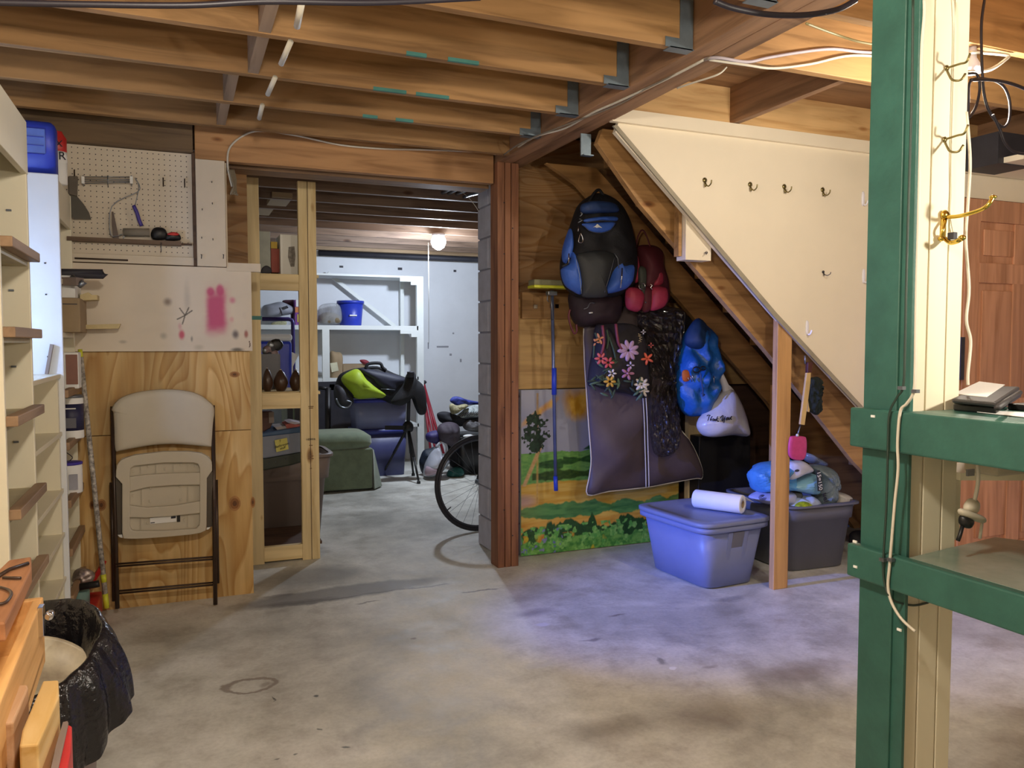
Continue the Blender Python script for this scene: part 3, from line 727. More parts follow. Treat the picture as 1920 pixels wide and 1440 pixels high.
# ================================================================== GREEN BENCH AND COLUMN
co = thing('cream_column', 'cream painted column of three boards with a green edge and coat hooks', 'column', (1.47, 1.25, 0))
gp = 1.388
for i, (x0, x1) in enumerate(((gp+.006, gp+.055), (gp+.059, gp+.112), (gp+.116, gp+.158))):
    bx((x0, 1.20, 0), (x1, 1.285, ZJ)).build('board', M_cream, co, bev=.002)
bx((gp-.004, 1.185, 0), (gp+.006, 1.30, ZJ)).build('green_board', M_green, co, bev=.002)
bx((gp-.010, 1.213, 0), (gp-.002, 1.30, ZJ)).build('green_board', M_green, co, bev=.002)
bn = thing('green_bench', 'green painted wooden bench rails and shelf fixed to the cream column', 'bench', (1.6, .6, 0))
RX = 1.352
def rl(z0, z1, n='rail'): bx((RX-.0, -.9, z0), (gp-.011, 1.312, z1)).build(n, M_green, bn, bev=.004)
rl(1.105, 1.190); rl(.818, .890)
bx((gp-.011, -.9, 1.172), (2.1, 1.183, 1.190)).build('worktop', M_green, bn, bev=.003)
sh = [(gp-.011, -.9), (gp-.011, 1.17), (1.70, 1.22), (2.1, .60), (2.1, -.9)]
MB().prism([(x, y, .872) for x, y in sh], (0, 0, .018)).build('lower_shelf', paint('worn_green_shelf', '98a298', .22, .2, 5, c2='6c8074'), bn)
a = P(1788, 882, Y=1.19)
MB().prism([(1.545, 1.19, 1.035), (1.545, 1.30, 1.035), (2.2, 1.30, 1.035), (2.2, .85, 1.035), (1.80, 1.08, 1.035)], (0, 0, .016)).build('inner_shelf', M_cream, bn)
bx((1.546, 1.21, .90), (1.572, 1.28, 1.035)).build('shelf_bracket', M_cream, bn)
for px, py in ((1636, 780), (1602, 1015), (1685, 1180), (1603, 1062)):
    p = P(px, py, X=RX-.001); bx((RX-.002, p.y-.006, p.z-.003), (RX+.001, p.y+.004, p.z+.002)).build('chip', M_paper, bn)
# column hooks
def col_hook(px, py, mat, lab, big=False):
    p = P(px, py, Y=1.199); s = 1.0
    t = thing('coat_hook', lab, 'hook', (p.x, 1.2, p.z-.02), 'hooks on the cream column')
    if big:
        MB().box((p.x-.006, 1.194, p.z-.05), (p.x+.006, 1.201, p.z+.008)).build('back_plate', mat, t, bev=.003)
        MB().lathe([(.002, 0), (.010, .001), (.011, .006), (.006, .011)], p, 14, Matrix.Rotation(R(90), 3, 'X')).build('rosette', mat, t)
        q = [P(x, y, Y=yy) for x, y, yy in ((1775, 407, 1.19), (1800, 405, 1.16), (1835, 395, 1.12), (1852, 385, 1.10), (1862, 370, 1.095))]
        MB().tube(q, .0042, 10, smooth=5).lathe([(.002, -.004), (.007, -.001), (.007, .002), (.002, .005)], q[-1], 12).build('upper_prong', mat, t)
        q = [P(x, y, Y=yy) for x, y, yy in ((1773, 448, 1.19), (1782, 455, 1.17), (1795, 452, 1.15), (1804, 446, 1.14))]
        MB().tube(q, .005, 10, smooth=5).lathe([(.002, -.006), (.007, -.002), (.007, .003), (.002, .006)], q[-1], 12).build('lower_prong', mat, t)
        MB().tube([P(1773, 412, Y=1.192), P(1768, 430, Y=1.185), P(1765, 447, Y=1.19)], .0035, 8, smooth=4).lathe([(.002, -.005), (.007, -.002), (.007, .003), (.002, .006)], P(1765, 448, Y=1.19), 12).build('stem', mat, t)
    else:
        MB().tube([p, P(px+25, py-8, Y=1.17), P(px+38, py-12, Y=1.15), P(px+45, py-28, Y=1.145)], .0024, 8, smooth=4).build('upper_prong', mat, t)
        MB().tube([p, P(px+5, py+12, Y=1.185), P(px+12, py+22, Y=1.17), P(px+27, py+22, Y=1.155), P(px+36, py+10, Y=1.15)], .0024, 8, smooth=4).build('lower_prong', mat, t)
        MB().lathe([(.001, 0), (.006, .001), (.006, .003), (.002, .005)], p, 12, Matrix.Rotation(R(90), 3, 'X')).build('back_plate', mat, t)
col_hook(1774, 128, M_brassold, 'tarnished thin wire coat hook, topmost on the cream column')
col_hook(1770, 262, M_brassold, 'tarnished coat hook on the cream column above the shiny brass one')
col_hook(1768, 404, M_brass, 'large shiny brass double coat hook on the cream column', True)
p = P(1788, 443, Y=1.17); tag(bx((p.x-.006, 1.165, p.z-.006), (p.x+.005, 1.18, p.z+.008)).build('cable_clip', M_dark, bev=.001), 'small dark clip hanging by string at the brass column hook', 'clip')
def cable(name, pts, r, mat, lab, smooth=6, seg=8):
    return tag(MB().tube(pts, r, seg, smooth=smooth).build(name, mat), lab, 'cable')
def PX(pts, X): return [P(x, y, X=X) for x, y in pts]
cable('string_pair', px_([(1788, 0), (1790, 60), (1787, 180), (1784, 300), (1784, 360), (1782, 405), (1788, 440)], 1.196), .0012, M_wire, 'thin pale string running down the cream column to the brass hook')
cable('green_cable', PX([(1712, 0), (1710, 160), (1706, 300), (1700, 500), (1697, 640), (1694, 722), (1682, 745), (1668, 775), (1665, 830), (1662, 950), (1656, 1060), (1660, 1100), (1668, 1118)], RX-.006) + [P(1680, 1128, Y=1.19), P(1712, 1135, Y=1.19), P(1740, 1130, Y=1.20)], .0024, paint('green_black_cable', '2c4038', .5, bm=0), 'dark cable stapled down the green post to below the lower rail')
cable('white_flat_cable', PX([(1733, 0), (1733, 30), (1728, 100), (1726, 250), (1722, 420), (1718, 560), (1716, 690), (1713, 735), (1700, 757), (1688, 772), (1683, 830), (1684, 880), (1678, 940), (1673, 1000), (1668, 1060), (1665, 1100), (1672, 1130), (1690, 1160), (1716, 1184)], RX-.006), .0030, M_wire, 'cream cable running down the post and looping over the green rails')
cable('hanging_white_cable', px_([(1812, 210), (1819, 300), (1815, 380), (1811, 450), (1817, 540), (1812, 600), (1820, 640), (1815, 700), (1815, 722)], 1.20), .0032, M_wire, 'twisted cream cord hanging in front of the wooden door beside column')
for px, py, yy in ((1690, 727, 'upper staple on the dark cable of the green post'), (1716, 733, 'upper staple on the cream cable of the green post'), (1655, 1049, 'lower staple on the dark cable at the lower rail'), (1670, 1049, 'lower staple on the cream cable at the lower rail')):
    p = P(px, py, X=RX-.008); tag(bx((RX-.012, p.y-.006, p.z-.004), (RX-.002, p.y+.006, p.z+.003)).build('cable_staple', M_grey), yy, 'staple', 'cable staples on the green post')
# things on the bench
wa = thing('wallet_case', 'black folded zip case lying on the green bench top under a paper', 'case', (1.52, 1.12, 1.19))
def quad(pts, z, h): return MB().prism([P(x, y, Z=z) for x, y in pts], (0, 0, h))
quad([(1787, 770), (1868, 778), (1915, 745), (1830, 742)], 1.190, .016).build('lower_cover', M_black, wa, bev=.004)
quad([(1784, 756), (1868, 764), (1912, 732), (1830, 730)], 1.207, .010).build('upper_cover', paint('soft_black', '3a383a', .55, bm=.3), wa, bev=.005)
MB().tube([P(1870, 764, Z=1.212), P(1912, 736, Z=1.212)], .006, 10).build('spine', paint('soft_black', '3a383a', .55), wa)
o = quad([(1788, 739), (1850, 745), (1884, 722), (1836, 716)], 1.2175, .0015).build('note_paper', M_paper); tag(o, 'white sheet of paper on top of the black case', 'paper')
o = quad([(1832, 773), (1990, 790), (1990, 778), (1850, 770)], 1.1915, .0012).build('note_paper', M_paper); tag(o, 'white sheet of paper lying flat on bench top in front of case', 'paper')
tag(bx((1.60, .98, 1.190), (1.80, 1.13, 1.204)).build('notebook', M_black, bev=.003), 'thin black notebook lying behind the folded case on the bench', 'notebook')
ch = thing('power_adapter', 'cream plastic adapter box on the small inner shelf under the bench top', 'adapter', (1.66, 1.2, 1.051))
a = P(1788, 868, Y=1.17); b = P(1886, 892, Y=1.17)
bx((1.565, 1.12, 1.052), (1.70, 1.20, 1.078)).build('body', M_beigepl, ch, bev=.006)
p = P(1822, 870, Y=1.118); bx((p.x-.012, 1.117, 1.060), (p.x+.008, 1.121, 1.074)).build('label_sticker', M_grey, ch)
pg = thing('power_plug', 'cream three-way plug adapter dangling on its cord below the inner shelf', 'plug', (1.60, 1.12, .95))
MB().tube(px_([(1832, 868), (1834, 900), (1828, 935), (1822, 945)], 1.115), .004, 8, smooth=4).build('cord', M_wire, pg)
MB().puff(px_([(1818, 935), (1832, 940), (1828, 962), (1808, 955)], 1.12), .014, .01, 4).build('plug_body', M_beigepl, pg)
MB().puff(px_([(1802, 953), (1838, 966), (1846, 976), (1836, 980), (1801, 966)], 1.12), .016, .012, 4).build('adapter_body', M_beigepl, pg)
MB().puff(px_([(1803, 966), (1822, 974), (1816, 990), (1806, 988), (1800, 980)], 1.12), .014, .01, 4).tube(px_([(1805, 985), (1800, 1003), (1796, 1014)], 1.12), .004).build('black_plug', M_black, pg)
MB().tube(px_([(1842, 976), (1840, 990), (1837, 1010)], 1.12), .003).build('cord', M_wire, pg)
# cables top right and overhead
cable('black_cable_loop', px_([(1846, 0), (1840, 50), (1842, 140), (1848, 190), (1862, 220), (1880, 238), (1892, 225), (1893, 190), (1880, 160), (1850, 148), (1820, 152), (1816, 190), (1815, 235)], 1.9), .0045, M_wireb, 'black cable looping down beside the column top')
cable('black_cable_loop', px_([(1815, 138), (1832, 140), (1837, 165), (1830, 200), (1816, 222)], 1.88), .0045, M_wireb, 'black cable end curling behind the two column hooks')
cable('black_cable_loop', px_([(1820, 150), (1860, 150), (1900, 158), (1940, 175)], 1.87), .0055, M_wireb, 'thick black cable running off to the right frame edge')
cable('black_cable_loop', px_([(1862, 215), (1876, 245), (1886, 270), (1905, 286), (1940, 290)], 1.86), .0045, M_wireb, 'black cable drooping lowest in front of the door head')
cable('yellow_cable', px_([(1821, 14), (1870, 8), (1940, -12)], 2.3), .006, M_wirey, 'yellow cable along the joist at top right')
cable('white_cable', px_([(1816, 134), (1840, 134), (1862, 128), (1885, 112), (1890, 104), (1860, 100), (1820, 98)], 2.0), .006, M_wire, 'white cable loop at the joist right of column')
cable('white_cable', [P(435, 350, Y=4.34), P(427, 310, Y=4.34), P(432, 275, Y=4.34), P(465, 250, Y=4.34), P(500, 246, Y=4.34), P(560, 255, Y=4.335), P(640, 272, Y=4.335), P(720, 279, Y=4.335), P(800, 281, Y=4.335), P(900, 285, Y=4.335), P(948, 289, Y=4.29), P(1000, 258, Z=ZJ-.008), P(1060, 240, Z=ZJ-.008), P(1110, 212, Z=ZJ-.008), P(1160, 190, Z=ZJ-.008), P(1250, 148, Z=ZJ-.01), P(1320, 112, Z=ZJ-.01)], .005, M_wire, 'white cable along the doorway header and up the carrying beam', 5)
cable('white_cable', [P(945, 290, Z=ZJ-.006), P(990, 262, Z=ZJ-.01), P(1150, 200, Z=ZJ-.012), P(1200, 172, Z=ZJ-.01), P(1290, 128, Z=ZJ-.01), P(1330, 108, Z=ZJ-.012)], .004, paint('grey_cable', '8c8274', .6, bm=0), 'dusty grey cable stapled beneath the carrying beam')
cable('white_cable', [P(1320, 112, Z=ZJ-.008), P(1345, 108, Y=2.43), P(1400, 116, Y=2.43), P(1440, 108, Y=2.43), P(1500, 98, Y=2.43), P(1560, 92, Y=2.43), P(1620, 98, Y=2.43), P(1700, 100, Y=2.43)], .006, paint('lilac_cable', 'b8aeb8', .5, bm=0), 'grey-lilac cable waving along the bright joist right of beam')
cable('white_cable', [P(1330, 112, Z=ZJ-.012), P(1400, 122, Y=2.425), P(1450, 128, Y=2.425), P(1520, 120, Y=2.425), P(1600, 104, Y=2.425), P(1700, 112, Y=2.42)], .005, M_wire, 'white cable sagging along the bright joist, lower of two')
cable('white_cable', [P(1362, 126, Y=2.6), P(1345, 140, Z=ZJ), P(1300, 155, Z=ZJ-.005), P(1270, 165, Z=ZJ+.0)], .004, M_wire, 'short white cable end curling beside the beam near the stairs')
cable('white_cable', [P(1512, 44, Y=2.0), P(1560, 62, Y=2.1), P(1610, 78, Y=2.1), P(1660, 86, Y=2.1)], .004, paint('olive_cable', 'a89c6c', .5, bm=0), 'olive cable strung between joists near the green post top')
cable('black_cable_loop', [P(1340, 2, Y=1.5), P(1375, 15, Y=1.5), P(1440, 27, Y=1.5), P(1510, 28, Y=1.5), P(1570, 18, Y=1.5), P(1605, 0, Y=1.5)], .007, M_wireb, 'thick black cable sagging across the top beside the beam')
cable('black_cable_loop', [P(-30, 4, Y=1.9), P(150, 8, Y=1.9), P(350, 10, Y=1.9), P(500, 3, Y=1.9), P(700, 5, Y=1.9), P(900, -4, Y=1.9)], .007, M_wireb, 'dark cable along the top edge of view under the joists')
# white conduit pieces through the joists
for i, (a, b, y0) in enumerate((((566, 2), (557, 50), 2.3), ((545, 78), (527, 120), 2.72), ((516, 145), (502, 177), 3.16), ((492, 197), (486, 222), 3.60))):
    cable('white_conduit', [P(*a, Y=y0), P(*b, Y=y0+.12)], .010, M_wire, ['white cable bundle hanging between joists, nearest to the camera', 'white cable stub between joists, second from the camera', 'white cable stub between joists, third from the camera', 'white cable stub between joists nearest the header'][i], 0)
rp = MB()
for k in range(5):
    rp.tube(px_([(430+k*2, 318), (434+k*2, 335), (438+k, 350), (432+k*3, 365), (436+k*2.5, 352+k*3)], 4.32+k*.006), .004, 6, smooth=4)
tag(rp.build('rope_tuft', paint('dusty_rope', '8f8470', .8)), 'tuft of frayed dusty rope hanging by the white post board', 'rope')

# ================================================================== LEFT SHELVES
sa = thing('shelf_unit', 'tall cream shelf unit at left edge with five empty lipped shelves', 'shelf', (-.7, 2.86, 0))
XS = -.45
ay0, ay1 = 2.60, 3.07
bx((XL+.005, ay0-.02, 0), (XS, ay0, 2.055)).build('side_panel', M_cream, sa, bev=.003)
bx((XL+.005, ay1-.018, 0), (XS, ay1, 2.055)).build('side_panel', M_cream, sa, bev=.003)
bx((XL+.005, ay0, 2.03), (XS-.02, ay1-.018, 2.05)).build('top_panel', M_cream, sa)
bx((XS-.018, ay0, 1.885), (XS+.002, ay1, 2.058)).build('fascia', M_cream, sa, bev=.002)
for z in (1.628, 1.376, 1.125, .86, .615, .36):
    bx((XL+.02, ay0, z-.045), (XS-.005, ay1-.018, z-.012)).build('shelf_board', paint('shelf_paint', 'b8ab88', .5, bm=.05), sa)
    bx((XS-.005, ay0-.01, z-.030), (XS+.030, ay1-.004, z)).build('shelf_lip', W_lip, sa, bev=.003)
for z in (1.76, 1.50, 1.25, 1.0, .75):
    bx((XS-.06, ay1-.024, z), (XS-.045, ay1-.017, z+.006)).build('shelf_pin', M_grey, sa)
# low unit between and its neighbour
sb = thing('shelf_unit', 'low white shelf unit with plain shelves in the daylight gap between tall units', 'shelf', (-.7, 3.45, 0))
for z in (1.20, .955, .713, .525, .334, .15):
    bx((XL+.02, ay1+.003, z-.018), (XS-.012, 3.828, z)).build('shelf_board', M_cream, sb, bev=.002)
bx((XL+.005, ay1+.003, 0), (XL+.02, 3.828, 1.2)).build('back_panel', M_cream, sb)
bx((XL+.02, 3.79, 0), (XS-.02, 3.828, 1.18)).build('side_panel', M_cream, sb)
a = P(93, 690, Y=3.82)
tag(MB().bar((a.x-.01, 3.81, 1.20), (a.x+.012, 3.815, 1.325), .012, .025, (0, 1, 0)).build('wood_offcut', M_taupe), 'small brown slat leaning against the white shelf side in daylight', 'slat')
scc = thing('shelf_unit', 'cream shelf unit against the plywood wall, holding paint cans and boxes', 'shelf', (-.7, 4.1, 0))
cy0, cy1 = 3.83, 4.35
bx((XL+.005, cy0, 0), (XS, cy0+.018, 2.035)).build('side_panel', M_white, scc, bev=.004)
for z in (1.66, 1.53, 1.27): bx((XS-.06, cy0-.004, z), (XS-.054, cy0+.002, z+.006)).build('screw', M_dark, scc)
bx((XL+.005, cy1-.018, 0), (XS-.01, cy1, 2.03)).build('side_panel', M_cream, scc, bev=.003)
bx((XS-.03, cy0+.018, 1.87), (XS-.012, cy1, 2.03)).build('fascia', M_cream, scc, bev=.002)
bx((XL+.005, cy0+.018, 0), (XL+.02, cy1, 2.03)).build('back_panel', M_cream, scc)
ZC = (1.62, 1.385, 1.13, .905, .655, .445, .24)
for z in ZC:
    bx((XL+.02, cy0+.018, z-.03), (XS-.015, cy1-.018, z-.008)).build('shelf_board', M_cream, scc)
    if z < 1.3: bx((XS-.015, cy0+.018, z-.034), (XS+.012, cy1-.01, z)).build('shelf_lip', W_lip, scc, bev=.003)
# on the tall units
bc = thing('blue_canister', 'blue plastic canister with a label standing on top of the shelf unit', 'canister', (-.6, 3.35, 2.04))
p = P(60, 328, Y=3.90)
a = P(60, 330, Y=3.88); b = P(106, 232, Y=3.88)
MB().rrings([(a.z+.0, .075, .05), (a.z+.20, .075, .05), (b.z-.01, .070, .045), (b.z, .06, .035)], 5, 32, c=(b.x-.078, 3.90)).build('body', M_blue, bc)
bx((b.x-.115, 3.846, a.z+.09), (b.x-.04, 3.852, a.z+.19)).build('label_sticker', paint('light_blue', '5a78d0', .5, bm=0), bc)
for i in range(3): bx((b.x-.117, 3.844, a.z+.085+i*.035), (b.x-.045, 3.849, a.z+.088+i*.035)).build('print_line', M_blue, bc)
rc = thing('red_can', 'red and white spray can with black lettering beside the blue canister', 'can', (-.52, 4.1, 2.04))
c0 = P(108, 335, Y=4.05); c0.x = P(109, 300, Y=4.05).x
MB().lathe([(.033, 0), (.035, .005), (.035, .14), (.035, .14)], (c0.x, 4.05, 2.03), 24).build('body', M_paper, rc)
MB().lathe([(.0355, 0), (.0355, .10), (.02, .125), (.02, .13)], (c0.x, 4.05, 2.13), 24).build('red_band', M_red, rc)
MB().lathe([(.0362, 0), (.0362, .045)], (c0.x, 4.05, 2.125), 24).build('white_band', M_paper, rc); text('ER', .05, M_ink, rc, (c0.x+.008, 4.010, 2.147)); text('X', .04, M_ink, rc, (c0.x+.01, 4.012, 2.20))
# paint things in unit C
def cyl_thing(name, lab, cat, px, py, z0, h, r, mat, Y=4.1, lid=None, band=None, lidc=None):
    p = P(px, py, Y=Y); t = thing(name, lab, cat, (p.x, Y, z0))
    MB().lathe([(r*.97, 0), (r, .004), (r, h-.006), (r*.96, h)], (p.x, Y, z0), 24).build('body', mat, t)
    if band: MB().lathe([(r*1.01, h*.2), (r*1.01, h*.85)], (p.x, Y, z0), 24).build('label_band', band, t)
    MB().lathe([(r*.5, h), (r*1.04, h), (r*1.04, h+.010), (r*.9, h+.012)], (p.x, Y, z0), 24).build('lid', lid or M_grey, t)
    return t
zc = lambda i: ZC[i]-.007
pc = thing('paint_can', 'cream square paint tin with a wire handle on the upper paint shelf', 'can', (-.5, 4.1, zc(2)))
a = P(150, 690, Y=4.15)
bx((a.x-.10, 4.09, zc(2)), (a.x, 4.2, zc(2)+.165)).build('body', M_paper, pc, bev=.004); bx((a.x-.05, 4.087, zc(2)+.02), (a.x-.003, 4.092, zc(2)+.155)).build('label_sticker', paint('brown_print', '94685a', .6, bm=0), pc)
MB().tube([(a.x-.1, 4.085, zc(2)+.13), (a.x-.075, 4.07, zc(2)+.09), (a.x-.09, 4.075, zc(2)+.06)], .002).build('handle', M_dark, pc)
t = cyl_thing('paint_can', 'dark navy labelled paint can with white rim on the middle shelf', 'can', 133, 780, zc(3), .185, .052, M_paper, 4.1, lid=M_grey, band=paint('navy_label', '2c2c50', .5, bm=0))
p = Vector(t['woff']); bx((p.x-.022, 4.1-.056, zc(3)+.135), (p.x+.026, 4.1-.052, zc(3)+.140)).build('printed_line', M_paper, t); bx((p.x-.016, 4.1-.056, zc(3)+.05), (p.x+.026, 4.1-.050, zc(3)+.095)).build('printed_panel', M_totedk, t)
t = cyl_thing('plastic_tub', 'white plastic tub with a violet lid on the paint shelf', 'tub', 132, 900, zc(4), .13, .05, M_paper, 4.1, lid=paint('violet_lid', '4838b0', .4, bm=0))
p = Vector(t['woff']); bx((p.x-.0, 4.046, zc(4)+.02), (p.x+.035, 4.052, zc(4)+.09)).build('label_sticker', paint('grey_label', 'b0b0bc', .6, bm=0), t)
t = thing('wire_tangle', 'bent dark wire lying above the violet-lidded tub', 'wire', (-.5, 4.1, zc(4)+.14))
MB().tube([(-.53, 4.08, zc(4)+.143), (-.50, 4.10, zc(4)+.19), (-.46, 4.12, zc(4)+.16), (-.47, 4.10, zc(4)+.145)], .0018, 6, smooth=4).build('strand', M_dark, t)
a = P(160, 620, Y=4.22); b = P(120, 562, Y=4.22)
cb = thing('cardboard_box', 'brown cardboard box jutting from the shelf above the yellow-tipped pole', 'box', (a.x-.1, 4.2, zc(1)))
bx((a.x-.24, 4.02, zc(1)), (a.x, 4.3, b.z)).build('body', M_card, cb, bev=.004); bx((a.x-.24, 4.018, b.z-.03), (a.x-.01, 4.022, b.z-.026)).build('flap_edge', M_dark, cb)
bx((a.x-.22, 4.05, b.z+.002), (a.x-.02, 4.28, b.z+.10)).build('flap_stack', M_paper, cb)
tag(MB().prism([P(150, 563, Y=4.15), P(150, 553, Y=4.15), P(165, 548, Y=4.15), P(172, 553, Y=4.15), P(182, 553, Y=4.15), P(182, 562, Y=4.15)], (0, .12, 0)).build('wood_offcut', paint('pale_wood', 'd0bd8c', .7, bm=.1)), 'notched pale wood offcut sticking out over the cardboard box', 'wood')
tag(MB().prism([P(160, 617, Y=4.25), P(160, 609, Y=4.25), P(226, 607, Y=4.25), P(222, 616, Y=4.25)], (0, .05, 0)).build('wood_offcut', paint('pale_wood', 'd0bd8c', .7)), 'thin pale slat sticking out from behind the cardboard box', 'slat')
a = P(115, 513, Y=4.1); b = P(193, 514, Y=4.1)
tag(MB().tube([a-Vector((.1, 0, 0)), a, b, b], .022, 16).build('black_tube', M_dark), 'dark round tube jutting out over the painted board', 'tube')
tag(MB().bar(P(112, 528, Y=4.05), P(150, 528, Y=4.0), .05, .035).build('wooden_tool', M_taupe), 'brown wooden tool lying beneath the dark tube', 'tool')
MB_ = MB().tube([P(135, 520, Y=4.03), P(152, 535, Y=4.0), P(158, 528, Y=4.0)], .014, 10)
tag(MB_.build('pipe_elbow', M_grey), 'small worn grey pipe elbow at the shelf end', 'pipe')
# red toolbox low
tb = thing('red_toolbox', 'red open toolbox on the lowest shelf crammed with odds and ends', 'toolbox', (-.5, 4.15, .11))
a = P(135, 1150, Y=4.15); b = P(186, 1125, Y=4.15)
bx((a.x-.12, 4.05, .02), (b.x-.0, 4.3, b.z)).build('body', M_red, tb, bev=.006)
MB().bar(P(160, 1110, Y=4.3), P(192, 1060, Y=4.25), .02, .09, (0, 1, 0)).build('open_lid', M_red, tb)
a2 = P(148, 1115, Y=4.12); tag(MB().lathe([(.045, 0), (.045, .06), (.045, .065)], (a2.x, 4.12, b.z), 20).build('tape_roll', paint('teal_tape', '7ca098', .5)), 'pale teal round tub inside the red toolbox', 'tub')
tag(MB().tube([P(135, 1103, Y=4.05), P(182, 1095, Y=4.05), P(186, 1094, Y=4.05)], .016, 12).build('flashlight', M_black), 'black torch lying across the red toolbox', 'torch')
tag(MB().puff(px_([(135, 1090), (140, 1070), (158, 1065), (178, 1075), (172, 1092), (150, 1098)], 4.12), .04, .03, 6, amp=.02, ns=40).build('foil_bag', paint('foil', 'b8a8a0', .2, .3, 40, metal=.6, bm=.8)), 'crumpled shiny foil bag in the red toolbox', 'bag')
# long spattered pole
pt = P(150, 655, Y=4.30); pb = P(200, 1140, Y=4.20)
ro = thing('roller_pole', 'long paint-spattered pole with yellow ends leaning against the plywood', 'pole', (pb.x, pb.y, .0))
MB().tube([pb.lerp(pt, .03), pb.lerp(pt, .97)], .0115, 10).build('shaft', paint('spattered_pole', 'd8d2c8', .4, .4, 60, c2='4a4440', bm=.2), ro)
MB().tube([pt.lerp(pb, .035), pt], .010, 10).build('tip', M_yel, ro); MB().tube([pb.lerp(pt, .10), pb.lerp(pt, .13)], .0125, 10).build('yellow_ring', M_yel, ro)
MB().tube([pb, pb.lerp(pt, .055)], .0125, 10).build('end_cap', M_yel, ro)
# pegboard tools
def pk(px, py): return P(px, py, Y=4.37)
ps = thing('tool_shelf_bar', 'narrow dark bar shelf across the lower pegboard', 'shelf', (-.2, 4.33, 1.86))
a = pk(140, 452); b = pk(340, 462)
bx((-.48, 4.325, b.z), (b.x, 4.371, b.z+.020)).build('bar', wood('bar_wood', '7a6450', '5c4838', 'X', knots=False), ps)
bx((b.x, 4.35, b.z+.006), (b.x+.05, 4.371, b.z+.014)).build('bar_end', W_dk, ps)
tag(MB().tube([P(240, 488, Y=4.35), P(140, 484, Y=4.35)], .004).build('metal_rod', M_brownmetal), 'thin brown rod lying on the trim below the pegboard', 'rod')
tr = thing('wide_scraper', 'broad dark taping knife hanging on the pegboard next to shelf unit', 'scraper', (pk(143, 410).x, 4.36, pk(143, 410).z))
MB().prism([pk(*q)+Vector((0, -.03, 0)) for q in ((129, 332), (147, 332), (146, 370), (130, 366))], (0, .018, 0)).build('handle', paint('worn_handle', '6a6054', .6), tr, bev=.004)
MB().prism([pk(*q)+Vector((0, -.022, 0)) for q in ((130, 366), (146, 370), (158, 384), (168, 400), (172, 413), (139, 412), (130, 400))], (0, .002, 0)).build('blade', paint('dark_blade', '4a463e', .4, metal=.4), tr)
wr = thing('wire_rack', 'narrow white wire rack fixed high on the pegboard', 'rack', (pk(200, 340).x, 4.35, pk(200, 345).z))
for k, (y1, y2) in enumerate(((334, 334), (338, 339), (342, 342), (346, 344))):
    MB().tube([pk(155, y1)+Vector((0, -.03, 0)), pk(248, y2)+Vector((0, -.03, 0))], .0022, 6).build('wire', M_grey, wr)
for x in (157, 203, 247): MB().tube([pk(x, 330), pk(x, 332)+Vector((0, -.034, 0)), pk(x, 347)+Vector((0, -.034, 0)), pk(x, 349)], .0025, 6).build('bracket', M_grey, wr)
for x in (157, 247): bx(pk(x-3, 333)+Vector((0, -.038, 0)), pk(x+3, 347)+Vector((0, -.012, 0))).build('end_cap', M_paper, wr)
rl_ = thing('paint_roller', 'paint roller with a violet handle and grey sleeve resting on the bar', 'roller', (pk(250, 445).x, 4.33, pk(250, 445).z))
MB().tube([pk(*q)+Vector((0, -.03, 0)) for q in ((231, 450), (233, 440), (209, 442), (211, 388), (258, 362), (262, 350), (256, 340), (254, 336), (261, 352), (254, 386))], .0022, 6, smooth=4).build('wire_frame', M_grey, rl_)
MB().tube([pk(*q)+Vector((0, -.03, 0)) for q in ((251, 387), (257, 400), (261, 413), (266, 425))], .009, 10, smooth=3).build('handle', paint('violet_handle', '4a3c9c', .4, bm=0), rl_)
MB().tube([pk(232, 437)+Vector((0, -.03, 0)), pk(281, 437)+Vector((0, -.03, 0))], .019, 14).build('sleeve', paint('grey_sleeve', '8f887c', .9, bm=.4), rl_)
t = thing('file_tool', 'dark flat file leaning on the pegboard with its wire hook', 'file', (pk(217, 450).x, 4.35, pk(217, 450).z))
MB().prism([pk(*q)+Vector((0, -.02, 0)) for q in ((210, 398), (213, 398), (222, 440), (224, 450), (213, 450), (211, 425))], (0, .01, 0)).build('blade', M_brownmetal, t)
t = thing('tape_measure', 'round black tool with a red disc lying on the pegboard bar', 'tool', (pk(300, 450).x, 4.34, pk(300, 450).z))
MB().puff([pk(*q)+Vector((0, -.02, 0)) for q in ((283, 440), (288, 429), (300, 427), (310, 431), (314, 442), (308, 450), (288, 450))], .02, .015, 5).build('body', M_black, t)
MB().puff([pk(*q)+Vector((0, -.02, 0)) for q in ((310, 442), (322, 436), (336, 440), (338, 451), (312, 452))], .02, .015, 5).build('base', M_black, t)
MB().puff([pk(*q)+Vector((0, -.035, 0)) for q in ((313, 441), (322, 437), (332, 438), (336, 442), (325, 444))], .008, .006, 4).build('red_disc', M_red, t)
for i, (px, py) in enumerate(((306, 342), (346, 344), (140, 327))):
    a = pk(px, py-8); tag(MB().tube([a, a+Vector((0, -.012, 0)), a+Vector((0, -.012, -.04)), a+Vector((0, -.03, -.045))], .003, 6).build('peg_hook', M_brownmetal), ['bare brown peg hook between the roller and the empty hook by the stud', 'bare brown peg hook nearest the white post board', 'brown peg hook carrying the broad taping knife'][i], 'hook', 'peg hooks')
a = P(302, 455, Y=4.32); tag(MB().tube([a, a+Vector((0, -.004, -.045))], .0022, 6).build('screw_hook', M_grey), 'thin screw dangling from the pegboard bar', 'screw')

